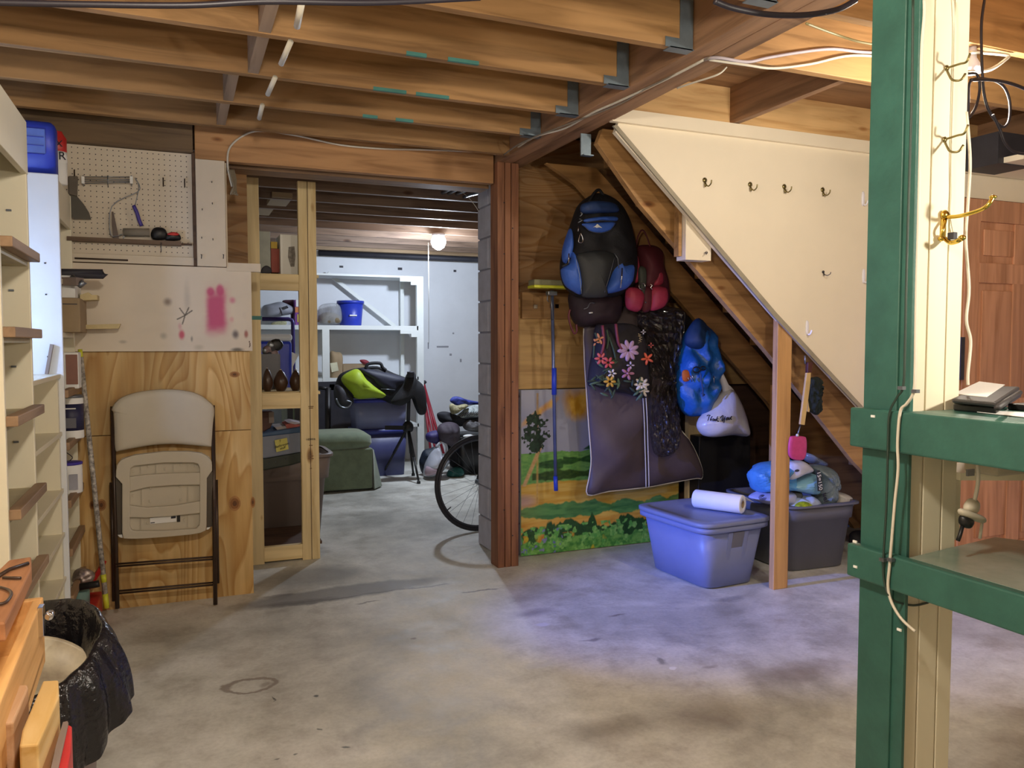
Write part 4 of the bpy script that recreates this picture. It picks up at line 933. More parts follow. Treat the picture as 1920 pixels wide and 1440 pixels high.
# ================================================================== FOLDING CHAIR
fc = thing('folding_chair', 'folded beige plastic folding chair with brown legs leaning on the plywood', 'chair', (-.08, 4.3, 0))
zc_ = zoom(180, 700, 3.13)
L0, L1 = P(220, 1143, Z=.006), P(211, 762, Y=4.335); R0, R1 = P(404, 1137, Z=.006), P(399, 760, Y=4.325)
L0.y = 4.24; R0.y = 4.22
L0 = P(220, 1141, Y=4.25); R0 = P(404, 1138, Y=4.23)
L0.z = max(L0.z, .008); R0.z = .008
MB().tube([L0, L1], .0105, 12).build('leg', M_brownmetal, fc); MB().tube([R0, R1], .0105, 12).build('leg', M_brownmetal, fc)
MB().tube([L0+Vector((-.016, .03, .03)), L0.lerp(L1, .62)+Vector((-.014, .02, 0))], .009, 10).build('leg', M_brownmetal, fc)
MB().tube([R0+Vector((.014, .03, .10)), R0.lerp(R1, .62)+Vector((.012, .02, 0))], .009, 10).build('leg', M_brownmetal, fc)
for yl, yr in ((1060, 1046), (1111, 1094)):
    a, b = P(216, yl, Y=4.262), P(404, yr, Y=4.255)
    for dz in (.006, -.006): MB().tube([a+Vector((0, 0, dz)), b+Vector((0, 0, dz))], .005, 8).build('stretcher', M_brownmetal, fc)
MB().puff(zc_([(90, 215), (105, 180), (150, 140), (250, 108), (380, 93), (500, 97), (600, 120), (665, 165), (695, 205), (690, 300), (685, 415), (675, 432), (600, 425), (450, 415), (330, 422), (220, 440), (140, 455), (110, 450), (105, 330), (100, 230)], 4.312), .02, .006, 7, pw=14, sub=3).build('backrest', M_beigepl, fc)
so = zc_([(120, 540), (150, 500), (230, 475), (400, 455), (540, 455), (620, 465), (665, 490), (680, 520), (680, 575), (650, 580), (648, 900), (640, 925), (560, 940), (400, 955), (250, 965), (170, 965), (155, 960), (155, 605), (118, 605)], 4.285)
MB().prism(so, (0, .006, 0)).build('seat', M_beigepl, fc)
si = zc_([(200, 560), (215, 540), (400, 520), (590, 520), (608, 540), (608, 880), (590, 905), (400, 918), (215, 918), (200, 900)], 4.285)
st_ = bpy.data.objects['seat'] if 'seat' in bpy.data.objects else None
MB().ring_prism(so, si, (0, -.028, 0), 64).build('seat_rim', M_beigepl, fc, bev=.004)
for pts in ([(198, 603), (300, 590), (450, 582), (610, 578), (610, 650), (450, 652), (300, 664), (198, 690)], [(198, 770), (300, 782), (450, 772), (610, 745), (610, 815), (450, 832), (300, 842), (198, 840)]):
    MB().prism(zc_(pts, 4.285), (0, -.026, 0)).build('seat_rib', M_beigepl, fc, bev=.004)
for x, y0, y1 in ((265, 530, 590), (355, 528, 588), (457, 525, 583), (542, 525, 580), (270, 668, 770), (542, 655, 762), (265, 845, 915), (542, 830, 905)):
    MB().prism(zc_([(x-2, y0), (x+2, y0), (x+2, y1), (x-2, y1)], 4.285), (0, -.006, 0)).build('thin_rib', M_beigepl, fc)
for x, y in ((218, 575), (307, 545), (405, 560), (498, 535), (582, 545), (320, 672), (492, 662), (218, 718), (315, 748), (498, 740), (302, 878), (518, 858)):
    MB().prism(zc_([(x-5, y-7), (x+5, y-7), (x+5, y+7), (x-5, y+7)], 4.285), (0, -.007, 0)).build('tab', M_beigepl, fc, bev=.001)
MB().prism(zc_([(317, 848), (472, 832), (472, 870), (317, 884)], 4.283), (0, -.004, 0)).build('label_sticker', M_paper, fc)
MB().prism(zc_([(475, 832), (494, 830), (494, 870), (475, 872)], 4.283), (0, -.004, 0)).build('label_sticker', M_black, fc)
MB().prism(zc_([(320, 876), (345, 873), (345, 878), (320, 881)], 4.2785), (0, -.0005, 0)).prism(zc_([(440, 840), (468, 837), (468, 850), (440, 853)], 4.2785), (0, -.0005, 0)).build('printed_mark', M_dark, fc)
for x, y in ((405, 806), (596, 780)): MB().prism(zc_([(x-4, y-4), (x+4, y-4), (x+4, y+4), (x-4, y+4)], 4.268), (0, -.008, 0)).build('screw_hole', M_black, fc)
for pts in ([(116, 610), (153, 608), (157, 940), (128, 945)], [(650, 580), (684, 577), (686, 895), (650, 900)]):
    MB().prism(zc_(pts, 4.29), (0, -.012, 0)).build('side_bracket', paint('bracket_metal', '5c544a', .5, metal=.3), fc)
for pts in ([(128, 945), (155, 943), (157, 962), (140, 958)], [(650, 902), (672, 900), (660, 912), (648, 914)]):
    MB().prism(zc_(pts, 4.287), (0, -.014, 0)).build('bracket_foot', M_paper, fc)

# ================================================================== HANGING THINGS UNDER THE STAIRS
z2 = zoom(960, 330, 4.235); z3 = zoom(960, 560, 3.6); z5 = zoom(1200, 560, 3.273)
M_bpb = paint('backpack_blue', '3f6acc', .55, .12, 12, bm=.4, bd=.004)
M_bpk = paint('backpack_black', '1d1d22', .7, .2, 14, bm=.4, bd=.004)
M_bpg = paint('backpack_grey', '2e3032', .65, .1, 20, bm=.3)
M_navy = paint('backpack_navy', '2a4478', .6, .15, 14, bm=.4)
bp = thing('blue_backpack', 'large blue and black hiking backpack hanging below the stairs', 'backpack', (2.3, 4.1, 1.5))
MB().puff(z2([(590, 175), (680, 135), (790, 185), (860, 260), (915, 400), (945, 560), (962, 700), (950, 860), (890, 925), (780, 970), (580, 975), (450, 920), (395, 830), (383, 700), (420, 540), (465, 380), (520, 240)], 4.17), .17, .06, 9, pw=3, amp=.02, ns=9).build('body', M_bpk, bp)
def bpp(name, pts, y, d, mat, **k): MB().puff(z2(pts, y), d, .03, 6, **k).build(name, mat, bp)
bpp('top_lid', [(545, 235), (600, 205), (690, 200), (790, 215), (835, 245), (832, 290), (690, 298), (560, 295)], 4.03, .05, M_navy, pw=4)
bpp('lid_band', [(575, 345), (690, 325), (830, 325), (825, 358), (700, 352), (590, 368)], 4.01, .02, M_bpb)
bpp('badge_panel', [(560, 378), (690, 370), (820, 368), (795, 415), (750, 442), (690, 450), (620, 438), (580, 405)], 4.0, .02, M_bpb)
bpp('side_pocket', [(460, 415), (478, 500), (470, 600), (440, 690), (405, 680), (400, 600), (425, 500)], 4.08, .05, M_bpb)
bpp('front_pocket', [(470, 600), (510, 660), (535, 780), (552, 935), (480, 915), (415, 860), (388, 760), (400, 730), (450, 680)], 4.05, .07, M_bpb)
bpp('side_pocket', [(912, 488), (940, 580), (942, 660), (870, 690), (820, 620), (860, 540)], 4.08, .05, M_bpb)
bpp('front_pocket', [(815, 645), (860, 700), (955, 705), (955, 800), (935, 860), (870, 910), (735, 928), (770, 800)], 4.05, .07, M_bpb)
bpp('side_stripe', [(826, 430), (842, 440), (846, 525), (826, 525)], 4.02, .01, M_bpb)
bpp('centre_panel', [(510, 635), (580, 605), (680, 590), (760, 597), (818, 640), (780, 770), (738, 900), (745, 960), (570, 965), (552, 900), (535, 770)], 4.0, .045, M_bpg, pw=3)
MB().prism(z2([(642, 408), (662, 396), (676, 380), (690, 392), (715, 412), (690, 408), (672, 413), (660, 405)], 3.974), (0, -.002, 0)).build('mountain_emblem', M_paper, bp)
MB().tube(z2([(610, 210), (650, 140), (690, 110), (720, 145), (770, 215)], 4.1), .009, 8, smooth=4).build('grab_handle', M_bpk, bp)
MB().tube(z2([(545, 458), (530, 500), (532, 527), (558, 527), (563, 500), (548, 458)], 3.96), .0022, 6, True, smooth=3).build('carabiner', M_chrome, bp)
for pts in ([(545, 290), (560, 300), (540, 320)], [(535, 340), (560, 350), (525, 370)], [(530, 400), (525, 440)], [(452, 615), (450, 690)], [(815, 615), (840, 655), (848, 730)], [(1, 1)]):
    if len(pts) > 1: MB().tube(z2(pts, 3.975), .0032, 6).build('zip_pull', M_chrome if len(pts) == 2 else M_grey, bp)
for pts in ([(505, 650), (535, 780), (553, 935)], [(815, 645), (775, 790), (735, 925)], [(570, 395), (620, 437), (700, 452), (780, 430), (822, 370)], [(590, 368), (700, 355), (820, 362)]):
    MB().tube(z2(pts, 3.968), .0016, 6, smooth=4).build('piping', M_grey, bp)
MB().tube(z2([(875, 730), (872, 800), (862, 890)], 3.965), .004, 6).build('zip_pull', M_chrome, bp)
MB().tube(z2([(840, 700), (900, 690), (950, 660)], 4.0), .006, 6).build('strap', M_bpk, bp); MB().tube(z2([(400, 715), (440, 700), (460, 650)], 4.02), .007, 6).build('strap', M_bpk, bp)
M_plum = paint('plum_fabric', '2c1a24', .7, .2, 12, bm=.4)
pb_ = thing('plum_bag', 'dark plum bag hanging under the blue backpack', 'bag', (2.3, 4.2, 1.4))
MB().puff(z2([(460, 920), (650, 900), (840, 930), (850, 1060), (830, 1150), (780, 1200), (640, 1195), (540, 1200), (480, 1150), (455, 1060)], 4.24), .12, .04, 7, pw=3, amp=.02).build('body', M_plum, pb_)
MB().tube(z2([(460, 1060), (450, 1120), (470, 1200), (495, 1250), (515, 1230), (510, 1180)], 4.17), .006, 6, smooth=4).build('strap', paint('maroon_strap', '6a2c34', .6, bm=0), pb_)
MB().tube(z2([(570, 1055), (600, 1045), (620, 1010), (660, 1010)], 4.11), .003, 6, smooth=3).build('zip_pull', M_grey, pb_); MB().tube(z2([(612, 1088), (640, 1085)], 4.11), .004, 6).build('zip_tab', M_paper, pb_)
M_rb = paint('red_bag_fabric', 'b03550', .6, .15, 10, bm=.4, bd=.004); M_rbd = paint('dark_red_fabric', '5c1c28', .7, .15, 10, bm=.4)
rb = thing('red_backpack', 'small red backpack with a ring buckle hanging beside the blue one', 'backpack', (2.55, 4.1, 1.55))
MB().puff(z2([(988, 565), (1100, 548), (1170, 585), (1178, 660), (1195, 760), (1220, 870), (1225, 980), (1190, 1055), (1080, 1080), (960, 1075), (905, 1030), (900, 940), (965, 860), (980, 700)], 4.20), .11, .04, 8, pw=3, amp=.02, ns=10).build('body', M_rbd, rb)
for n, pts, y, d, m in (('side_pocket', [(905, 905), (950, 882), (1010, 900), (1040, 960), (1010, 1068), (950, 1072), (905, 1035)], 4.09, .05, M_rb), ('side_pocket', [(1105, 885), (1190, 878), (1222, 900), (1225, 985), (1190, 1045), (1100, 1070), (1085, 980)], 4.09, .05, M_rb),
                       ('side_fold', [(985, 620), (1000, 700), (1010, 800), (990, 850), (970, 830), (978, 720)], 4.12, .03, M_rb), ('side_fold', [(1150, 740), (1190, 770), (1190, 860), (1120, 870), (1140, 800)], 4.11, .03, M_rb),
                       ('centre_flap', [(1030, 900), (1100, 880), (1110, 980), (1090, 1070), (1030, 1068)], 4.10, .035, M_rbd), ('strap_pad', [(1010, 725), (1060, 735), (1062, 850), (1045, 945), (1018, 930), (1008, 840)], 4.08, .02, paint('grey_green_strap', '45483f', .7))):
    MB().puff(z2(pts, y), d, .02, 6, pw=3).build(n, m, rb)
MB().tube([z2([(1033+25*math.cos(k), 875+25*math.sin(k))], 4.045)[0] for k in np.linspace(0, 6.28, 14)[:-1]], .0028, 6, True).build('ring_buckle', M_chrome, rb)
MB().tube(z2([(1098, 858), (1115, 870), (1100, 885), (1118, 905)], 4.05), .003, 6).build('buckle', M_chrome, rb)
p = z2([(1060, 1003)], 4.055)[0]; MB().lathe([(.001, 0), (.005, .001), (.005, .004), (.002, .005)], p, 10, Matrix.Rotation(R(90), 3, 'X')).build('snap', M_grey, rb)
MB().tube(z2([(985, 570), (1000, 480), (1035, 428), (1070, 480), (1095, 560)], 4.15), .0045, 8, smooth=4).build('grab_loop', M_rbd, rb)
# garment bag
gb = thing('garment_bag', 'long grey garment bag with cream piping hanging under the stairs', 'bag', (2.55, 4.3, .42))
M_gb = paint('garment_fabric', '55484a', .55, .12, 4, bm=.3)
go = z3([(480, 200), (486, 400), (500, 620), (515, 850), (532, 1080), (520, 1200), (508, 1322), (650, 1300), (905, 1272), (1080, 1240), (1240, 1212), (1278, 1212), (1280, 1150), (1240, 1040), (1190, 950), (1135, 885), (1105, 700), (1120, 400), (1160, 120), (1100, 60), (800, 40), (520, 120)], 4.28)
MB().puff(go, .07, .03, 10, pw=3, amp=.035, ns=5, sub=3, fold=.004).build('body', M_gb, gb)
MB().tube([p+Vector((0, -.004, 0)) for p in z3([(482, 200), (486, 400), (500, 620), (515, 850), (532, 1080), (520, 1200), (508, 1322), (650, 1300), (905, 1272), (1080, 1240), (1240, 1212), (1278, 1212), (1280, 1150), (1240, 1040), (1190, 950), (1135, 885)], 4.28)], .0042, 6, smooth=4).build('piping', M_wire, gb)
for dx in (0, 20): MB().tube(z3([(882+dx, 640), (892+dx, 800), (898+dx, 1000), (903+dx, 1150), (905+dx, 1272)], 4.19), .0030, 6, smooth=4).build('zip_tape', M_wire, gb)
MB().tube(z3([(893, 700), (903, 900), (908, 1100), (914, 1270)], 4.192), .0032, 6, smooth=4).build('zip', M_dark, gb)
MB().tube(z3([(1162, 90), (1165, 140), (1130, 210), (1130, 290), (1105, 370), (1098, 560), (1090, 650)], 4.2), .003, 6, smooth=4).build('piping', paint('dull_piping', '6c655c', .6, bm=0), gb)
# clear wrinkled bag hanging over it
cbg = thing('clear_garment_cover', 'crinkled glossy clear plastic cover hanging over the garment bag', 'cover', (2.75, 4.15, .75))
MB().puff(z3([(850, 90), (1000, 70), (1150, 90), (1140, 300), (1105, 480), (1100, 700), (1130, 880), (1120, 1000), (1060, 1060), (960, 1040), (925, 800), (925, 500), (880, 300)], 4.17), .05, .02, 26, pw=2.5, amp=.03, ns=30, sub=8, fold=.008, jit=.006).build('body', glossy_clear('crinkled_film', '2e2826', .5, .16, .8, 22), cbg)
# black hanging cloth at its right
tag(MB().puff(z3([(1080, 90), (1180, 110), (1230, 200), (1160, 330), (1120, 520), (1120, 780), (1080, 700), (1060, 400)], 4.235), .03, .02, 6, amp=.02).build('dark_coat', M_bpk), 'black hanging cloth between the garment bag and blue sack', 'coat')
# floral tote
ft = thing('floral_tote', 'black tote bag with embroidered flowers hanging over the garment bag', 'bag', (2.4, 4.1, 1.0))
MB().puff(z3([(560, 190), (640, 170), (800, 170), (870, 230), (905, 420), (915, 600), (905, 665), (860, 668), (760, 640), (640, 620), (560, 590), (512, 585), (515, 480), (545, 330)], 4.16), .09, .03, 9, pw=3.5, amp=.02, sub=4).build('body', paint('tote_black', '241f24', .75, .2, 20), ft)
for pts in ([(610, 180), (620, 300), (600, 380)], [(700, 170), (715, 290), (740, 340)]): MB().tube(z3(pts, 4.055), .009, 8, smooth=3).build('handle', paint('maroon_handle', '7a3040', .6, bm=0), ft)
def petals(name, cx, cy, r, n, mat, y=4.055, sx=1, elong=1.0, tilt=0, ctr=None):
    mb = MB()
    for k in range(n):
        a = tilt+2*math.pi*k/n; c = (cx+r*.62*math.cos(a)*sx, cy+r*.62*math.sin(a))
        o = [(c[0]+r*(.45*elong*math.cos(t)*math.cos(a)-.24*math.sin(t)*math.sin(a)), c[1]+r*(.45*elong*math.cos(t)*math.sin(a)+.24*math.sin(t)*math.cos(a))) for t in np.linspace(0, 6.28, 9)[:-1]]
        mb.puff(z3(o, y-.001*(k % 3)), .008, .004, 3, sub=2)
    if ctr: mb.puff(z3([(cx+r*.22*math.cos(t), cy+r*.22*math.sin(t)) for t in np.linspace(0, 6.28, 7)[:-1]], y-.006), .008, .003, 3, sub=1)
    mb.build(name, mat, ft)
fm = lambda n, c: paint('thread_'+n, c, .7, .12, 60, bm=.5)
rng = random.Random(4)
for k in range(44):   # leaves along the bottom and stems
    cx = 530+rng.random()*370; cy = 520+rng.random()*120-(cx-530)*-.08
    if k > 28: cx = 560+rng.random()*130; cy = 420+rng.random()*120
    a = rng.random()*3.14; L = 22+rng.random()*20
    o = [(cx+L*math.cos(a), cy+L*math.sin(a)), (cx-9*math.sin(a), cy+9*math.cos(a)), (cx-L*math.cos(a), cy-L*math.sin(a)), (cx+9*math.sin(a), cy-9*math.cos(a))]
    MB().puff(z3(o, 4.066), .008, .004, 3, sub=2).build('leaf', fm('g%d' % (k % 3), ('3c5040', '55705c', '2c3c34')[k % 3]), ft)
for pts in ([(640, 210), (650, 280), (640, 340)], [(655, 260), (690, 360), (700, 420)], [(555, 300), (550, 400)], [(560, 230), (590, 300)]):
    MB().tube(z3(pts, 4.06), .006, 6, smooth=3).build('stem', fm('g0', '3c5040'), ft)
petals('flower', 600, 405, 42, 6, fm('pink', 'd86a68')); petals('flower', 650, 432, 40, 6, fm('coral', 'd05a58'), 4.052)
petals('flower', 590, 270, 34, 4, fm('peach', 'd89060'), tilt=1.2, elong=1.3); petals('flower', 565, 295, 26, 3, fm('peach', 'd89060'))
petals('flower', 785, 350, 66, 9, fm('lilac', 'b898b4'), tilt=.3, elong=1.15); petals('flower', 780, 505, 44, 5, fm('mauve', 'b07890'), ctr=1)
petals('flower', 800, 450, 26, 4, fm('pale', 'c8b4bc')); petals('flower', 675, 505, 30, 5, fm('white', 'd8d0c4')); petals('flower', 660, 560, 40, 6, fm('yellow', 'd8a840'))
petals('flower', 912, 405, 38, 5, fm('orange', 'e0684c'), 4.08, tilt=.5, elong=1.3); petals('flower', 875, 580, 46, 8, fm('white', 'd8d0c4'), 4.07, elong=1.2); petals('flower', 885, 625, 36, 6, fm('white', 'd8d0c4'), 4.075, elong=1.3)
petals('flower', 937, 315, 18, 4, fm('pink', 'd86a68'), 4.10); 
for k in range(12): petals('bead', 858+8*math.sin(k), 245+k*15, 11, 3, fm('cream', 'c8b890'), 4.09)
petals('bead', 886, 225, 16, 4, fm('white', 'd8d0c4'), 4.09)
# broom hung upside down
br = thing('push_broom', 'squeegee mop with a yellow head hung upside down, blue grip on pole', 'mop', (2.15, 4.3, .45))
a = P(1035, 545, Y=4.30); b = P(1042, 915, Y=4.34)
MB().tube([a, a.lerp(b, .96)], .0105, 12).build('pole', paint('blue_grey_metal', '6c7aa8', .3, metal=.5, bm=0), br)
MB().tube([P(1039, 690, Y=4.31), P(1039, 740, Y=4.315)], .015, 12).build('grip', paint('blue_grip', '2c4ad0', .4, bm=0), br)
MB().tube([P(1041.5, 893, Y=4.335), P(1042.5, 920, Y=4.335)], .013, 12).build('end_cap', paint('blue_grip', '2c4ad0', .4, bm=0), br)
MB().tube([P(1033, 548, Y=4.29), P(1036, 600, Y=4.295)], .004, 8).build('rod', M_grey, br)
a = P(998, 524, Y=4.25); b = P(1062, 541, Y=4.25)
bx((a.x, 4.22, b.z+.012), (b.x+.03, 4.31, a.z)).build('sponge_head', paint('sponge_grey', '8c8a68', .9, bm=.4), br, bev=.006)
bx((a.x-.002, 4.215, b.z-.002), (b.x+.03, 4.315, b.z+.014)).build('yellow_base', M_yel, br, bev=.004)
p = P(1034, 550, Y=4.27); bx((p.x-.03, 4.25, p.z-.012), (p.x+.03, 4.29, p.z+.012)).build('bracket', M_grey, br, bev=.004)
MB().tube([P(1027, 548, Y=4.25), P(1026, 563, Y=4.25), P(1029, 566, Y=4.25)], .003, 6).build('lever', M_grey, br)
# blue sack
M_bs = paint('sack_blue', '1f62b4', .4, .12, 8, bm=.5, bd=.006)
bs = thing('blue_sack', 'bright blue crumpled drawstring bag hanging next to the garment bag', 'bag', (3.05, 4.1, 1.0))
MB().puff(z3([(1130, 330), (1200, 180), (1270, 150), (1340, 230), (1372, 380), (1375, 560), (1360, 660), (1320, 770), (1240, 795), (1170, 785), (1115, 700), (1100, 520)], 4.16), .14, .04, 10, pw=2.6, amp=.06, ns=12, fold=.004).build('body', M_bs, bs)
MB().puff(z3([(1190, 200), (1260, 130), (1330, 220), (1300, 330), (1230, 340), (1170, 300)], 4.09), .05, .03, 6, amp=.03).build('gathered_top', paint('sack_dark_blue', '1a3a66', .6, .15, 8, bm=.5), bs)
MB().puff(z3([(1150, 490), (1190, 485), (1200, 550), (1155, 555)], 4.03), .01, .01, 4).build('orange_patch', paint('orange_patch', 'b8602c', .6, bm=0), bs)
for x, y, r in ((1245, 480, 24), (1290, 470, 16)): MB().tube([z3([(x+r*math.cos(k), y+r*math.sin(k)*.8)], 4.0)[0] for k in np.linspace(0, 6.28, 12)[:-1]], .004, 6, True).build('ring', M_black, bs)
for pts in ([(1188, 530), (1195, 555)], [(1205, 520), (1215, 560)], [(1215, 515), (1225, 550)], [(1360, 520), (1365, 570)]): MB().tube(z3(pts, 4.01), .003, 6).build('hook', M_chrome, bs)
MB().tube(z3([(1270, 500), (1285, 600), (1290, 660)], 4.0), .005, 6, smooth=3).tube(z3([(1280, 640), (1300, 650)], 4.0), .005, 6).build('cord', M_navy, bs)
# thank-you bag
tb_ = thing('thank_you_bag', 'white plastic carrier bag printed Thank You hanging over black cabinet', 'bag', (3.25, 4.15, .85))
M_bag = glossy_clear('white_film', 'd2d0d4', .92, .32, .35, 14)
MB().puff(z5([(380, 715), (430, 660), (470, 600), (540, 545), (595, 620), (625, 700), (645, 770), (650, 843), (560, 838), (450, 850), (385, 838), (350, 790), (358, 745)], 4.10), .12, .05, 9, pw=2.6, amp=.008, ns=8).build('body', M_bag, tb_)
MB().puff(z5([(468, 420), (482, 415), (530, 530), (575, 570), (590, 620), (520, 600), (495, 520)], 4.09), .03, .01, 5, amp=.01).build('handle', M_bag, tb_)
MB().puff(z5([(468, 420), (478, 430), (475, 520), (480, 590), (430, 670), (440, 600), (462, 520)], 4.10), .03, .01, 5, amp=.01).build('handle', M_bag, tb_)
zt_ = zoom(1320, 760, 24)
strokes = [[(130, 490), (180, 445), (255, 448), (285, 480)], [(235, 470), (205, 600), (170, 690)], [(372, 490), (310, 590), (280, 690)], [(290, 650), (330, 612), (325, 690)],
           [(440, 605), (395, 615), (388, 680), (430, 685), (445, 612), (452, 700)], [(470, 700), (482, 625), (500, 700), (530, 622), (545, 700)], [(620, 500), (570, 600), (552, 705)], [(645, 590), (585, 640), (635, 725), (665, 700)],
           [(740, 580), (800, 490), (850, 460), (860, 500), (820, 600), (812, 700), (870, 650), (920, 560)], [(952, 490), (925, 640), (890, 790)],
           [(1045, 545), (1000, 600), (1010, 655), (1070, 625), (1082, 565), (1045, 545)], [(1130, 530), (1105, 620), (1150, 635), (1195, 545), (1180, 600)], [(1245, 490), (1200, 590), (1245, 640)]]
mb = MB()
for sk in strokes:
    q = []
    for X_, Y_ in sk:
        v = zt_([(X_, Y_)], 3.99)[0]; sx_ = abs((1320+X_/24)-1353)/46
        v = zt_([(X_, Y_)], 4.10-.125*math.sqrt(max(.05, 1-sx_*sx_))-.008)[0]; q.append(v)
    mb.tube(q, .0030, 6, smooth=5)
mb.build('lettering', M_ink, tb_)
# brush and slat, pink thing
t = thing('hand_brush', 'dark bristle hand brush with a pale wooden handle hung on the stairs', 'brush', (3.25, 3.3, 1.0))
def z5y(pts, y): return z5(pts, y)
MB().prism(z5([(1013, 455), (1038, 452), (1035, 520), (1000, 775), (973, 770), (1000, 560)], 3.33), (0, -.014, 0)).build('handle', paint('pale_stick', 'd8b880', .6, bm=.1), t, bev=.002)
MB().prism(z5([(1025, 590), (1040, 600), (1030, 695), (1018, 690)], 3.34), (0, -.012, 0)).build('strip', paint('pale_stick', 'd8b880', .6), t)
MB().prism(z5([(1015, 390), (1045, 388), (1038, 453), (1013, 455)], 3.335), (0, -.02, 0)).build('ferrule', paint('dark_red_wood', '502820', .5, bm=0), t, bev=.002)
MB().puff(z5([(1035, 495), (1060, 482), (1100, 485), (1110, 540), (1110, 640), (1100, 700), (1075, 714), (1045, 690), (1032, 640), (1030, 560)], 3.33), .03, .02, 7, pw=4, amp=.02, ns=80).build('bristles', paint('green_black_bristles', '1e2a28', .9, .3, 60, bm=.9, bd=.006), t)
MB().tube(z5([(1012, 350), (1015, 400)], 3.33), .005).build('hanging_loop', M_grey, t)
pk_ = thing('pink_sponge_paddle', 'pink rounded fly swatter hanging above the tissue packs', 'swatter', (3.2, 3.3, .75))
MB().puff(z5([(915, 860), (935, 842), (1000, 845), (1018, 860), (1020, 930), (1005, 985), (960, 992), (920, 975), (908, 940)], 3.34), .012, .006, 6, pw=8).build('paddle', paint('pink_plastic', 'cc4488', .5, .1, 30, bm=.3), pk_)
MB().tube(z5([(965, 845), (975, 810), (985, 775)], 3.335), .004, 6).build('wire_handle', M_grey, pk_)
MB().lathe([(.008, 0), (.008, .01), (.004, .014)], z5([(965, 845)], 3.335)[0], 10).build('collar', M_wire, pk_)

# ================================================================== TOTES
tt = thing('storage_tote', 'closed grey-blue plastic storage tote with lid in front of the mural', 'tote', (2.73, 3.72, 0))
c = (2.745, 3.735); rt = R(4)
MB().rrings([(.003, .155, .235), (.008, .17, .25), (.33, .225, .29)], 7, 48, rot=rt, c=c).build('body', M_tote, tt)
MB().rrings([(.315, .235, .298), (.322, .25, .312), (.345, .25, .312), (.350, .235, .298)], 7, 48, rot=rt, c=c).build('rim', M_tote, tt)
MB().rrings([(.350, .246, .308), (.353, .256, .318), (.372, .256, .318), (.376, .246, .308), (.378, .205, .27), (.370, .198, .262)], 7, 48, rot=rt, c=c).build('lid', paint('tote_lid', '7f87a6', .4, .03, 5, bm=.04), tt)
rm = Matrix.Translation(Vector((c[0], c[1], 0))) @ Matrix.Rotation(rt, 4, 'Z')
for x0_, x1_ in ((-.06, -.03), (.05, .08)):
    MB().add([rm @ Vector(v) for v in ((x0_, -.243, .02), (x1_, -.243, .02), (x1_, -.297, .31), (x0_, -.297, .31), (x0_, -.23, .02), (x1_, -.23, .02), (x1_, -.27, .31), (x0_, -.27, .31))], [(0, 1, 2, 3), (0, 4, 5, 1), (1, 5, 6, 2), (2, 6, 7, 3), (3, 7, 4, 0), (4, 7, 6, 5)]).build('rib', M_tote, tt, bev=.004)
MB().add([rm @ Vector(v) for v in ((-.03, -.277, .22), (.05, -.277, .22), (.05, -.298, .31), (-.03, -.298, .31), (-.03, -.25, .22), (.05, -.25, .22), (.05, -.26, .31), (-.03, -.26, .31))], [(0, 1, 2, 3), (0, 4, 5, 1), (1, 5, 6, 2), (2, 6, 7, 3), (3, 7, 4, 0), (4, 7, 6, 5)]).build('handle', M_totedk, tt, bev=.004)
for a_, b_ in (((-.20, -.26), (-.256, -.20)), ((-.262, .0), (-.250, .03))):
    MB().add([rm @ Vector(v) for v in ((a_[0]-.06, -.02, .355), (-.252, -.02, .355), (-.252, .02, .355), (a_[0]-.06, .02, .355), (-.262, -.02, .37), (-.25, -.02, .378), (-.25, .02, .378), (-.262, .02, .37))], [(0, 1, 2, 3), (4, 5, 6, 7), (0, 1, 5, 4), (1, 2, 6, 5), (2, 3, 7, 6), (3, 0, 4, 7)])
t2 = thing('storage_tote', 'open dark grey storage tote full of tissue packs behind the orange stud', 'tote', (3.42, 3.8, 0))
c2 = (3.455, 3.81); rt2 = R(-3)
a = P(1590, 1062, Z=0)
MB().rrings([(.003, .205, .24), (.008, .215, .25), (.30, .245, .285), (.30, .255, .295), (.385, .262, .302), (.385, .250, .29), (.30, .235, .275), (.02, .20, .235)], 7, 48, rot=rt2, c=c2, cap=(True, True)).build('body', M_totedk, t2)
MB().rrings([(.378, .262, .302), (.384, .285, .325), (.395, .285, .325), (.397, .255, .295), (.385, .250, .29)], 7, 48, rot=rt2, c=c2, cap=(False, False)).build('rim', M_totedk, t2)
# paper towel roll lying on the lid
ZL = .378
pr_ = thing('paper_towel_roll', 'white paper towel roll lying on the closed tote lid', 'paper roll', (2.75, 3.6, ZL))
A_ = P(1308, 922, Y=3.75); B_ = P(1378, 950, Y=3.60)
rr_ = .052
A_ = Vector((2.745, 3.80, ZL+rr_+.001)); B_ = Vector((2.885, 3.55, ZL+rr_+.001))
d_ = (B_-A_).normalized(); q_ = d_.to_track_quat('Z', 'Y').to_matrix()
Lr = (B_-A_).length
MB().lathe([(.014, .0), (rr_-.004, 0), (rr_, .004), (rr_, Lr-.004), (rr_-.003, Lr), (.021, Lr), (.020, Lr-.06), (.019, .02)], A_, 36, q_).build('sheets', M_paper, pr_)
MB().lathe([(.0205, Lr-.05), (.0205, Lr+.001), (.018, Lr+.001), (.018, Lr-.05)], A_, 24, q_).build('core', M_card, pr_)
s_ = d_.cross(Vector((0, 0, 1))).normalized()
pp = A_+Vector((0, 0, rr_*.25))
MB().prism([A_+d_*(Lr*.15)+Vector((0, 0, rr_*.8))-s_*.02, B_+Vector((0, 0, rr_*.8))-s_*.02, B_-s_*.0+Vector((.085, .01, .004)), A_+d_*(Lr*.6)+Vector((.09, .02, .01))], (0, 0, .001)).build('loose_sheet', M_paper, pr_)
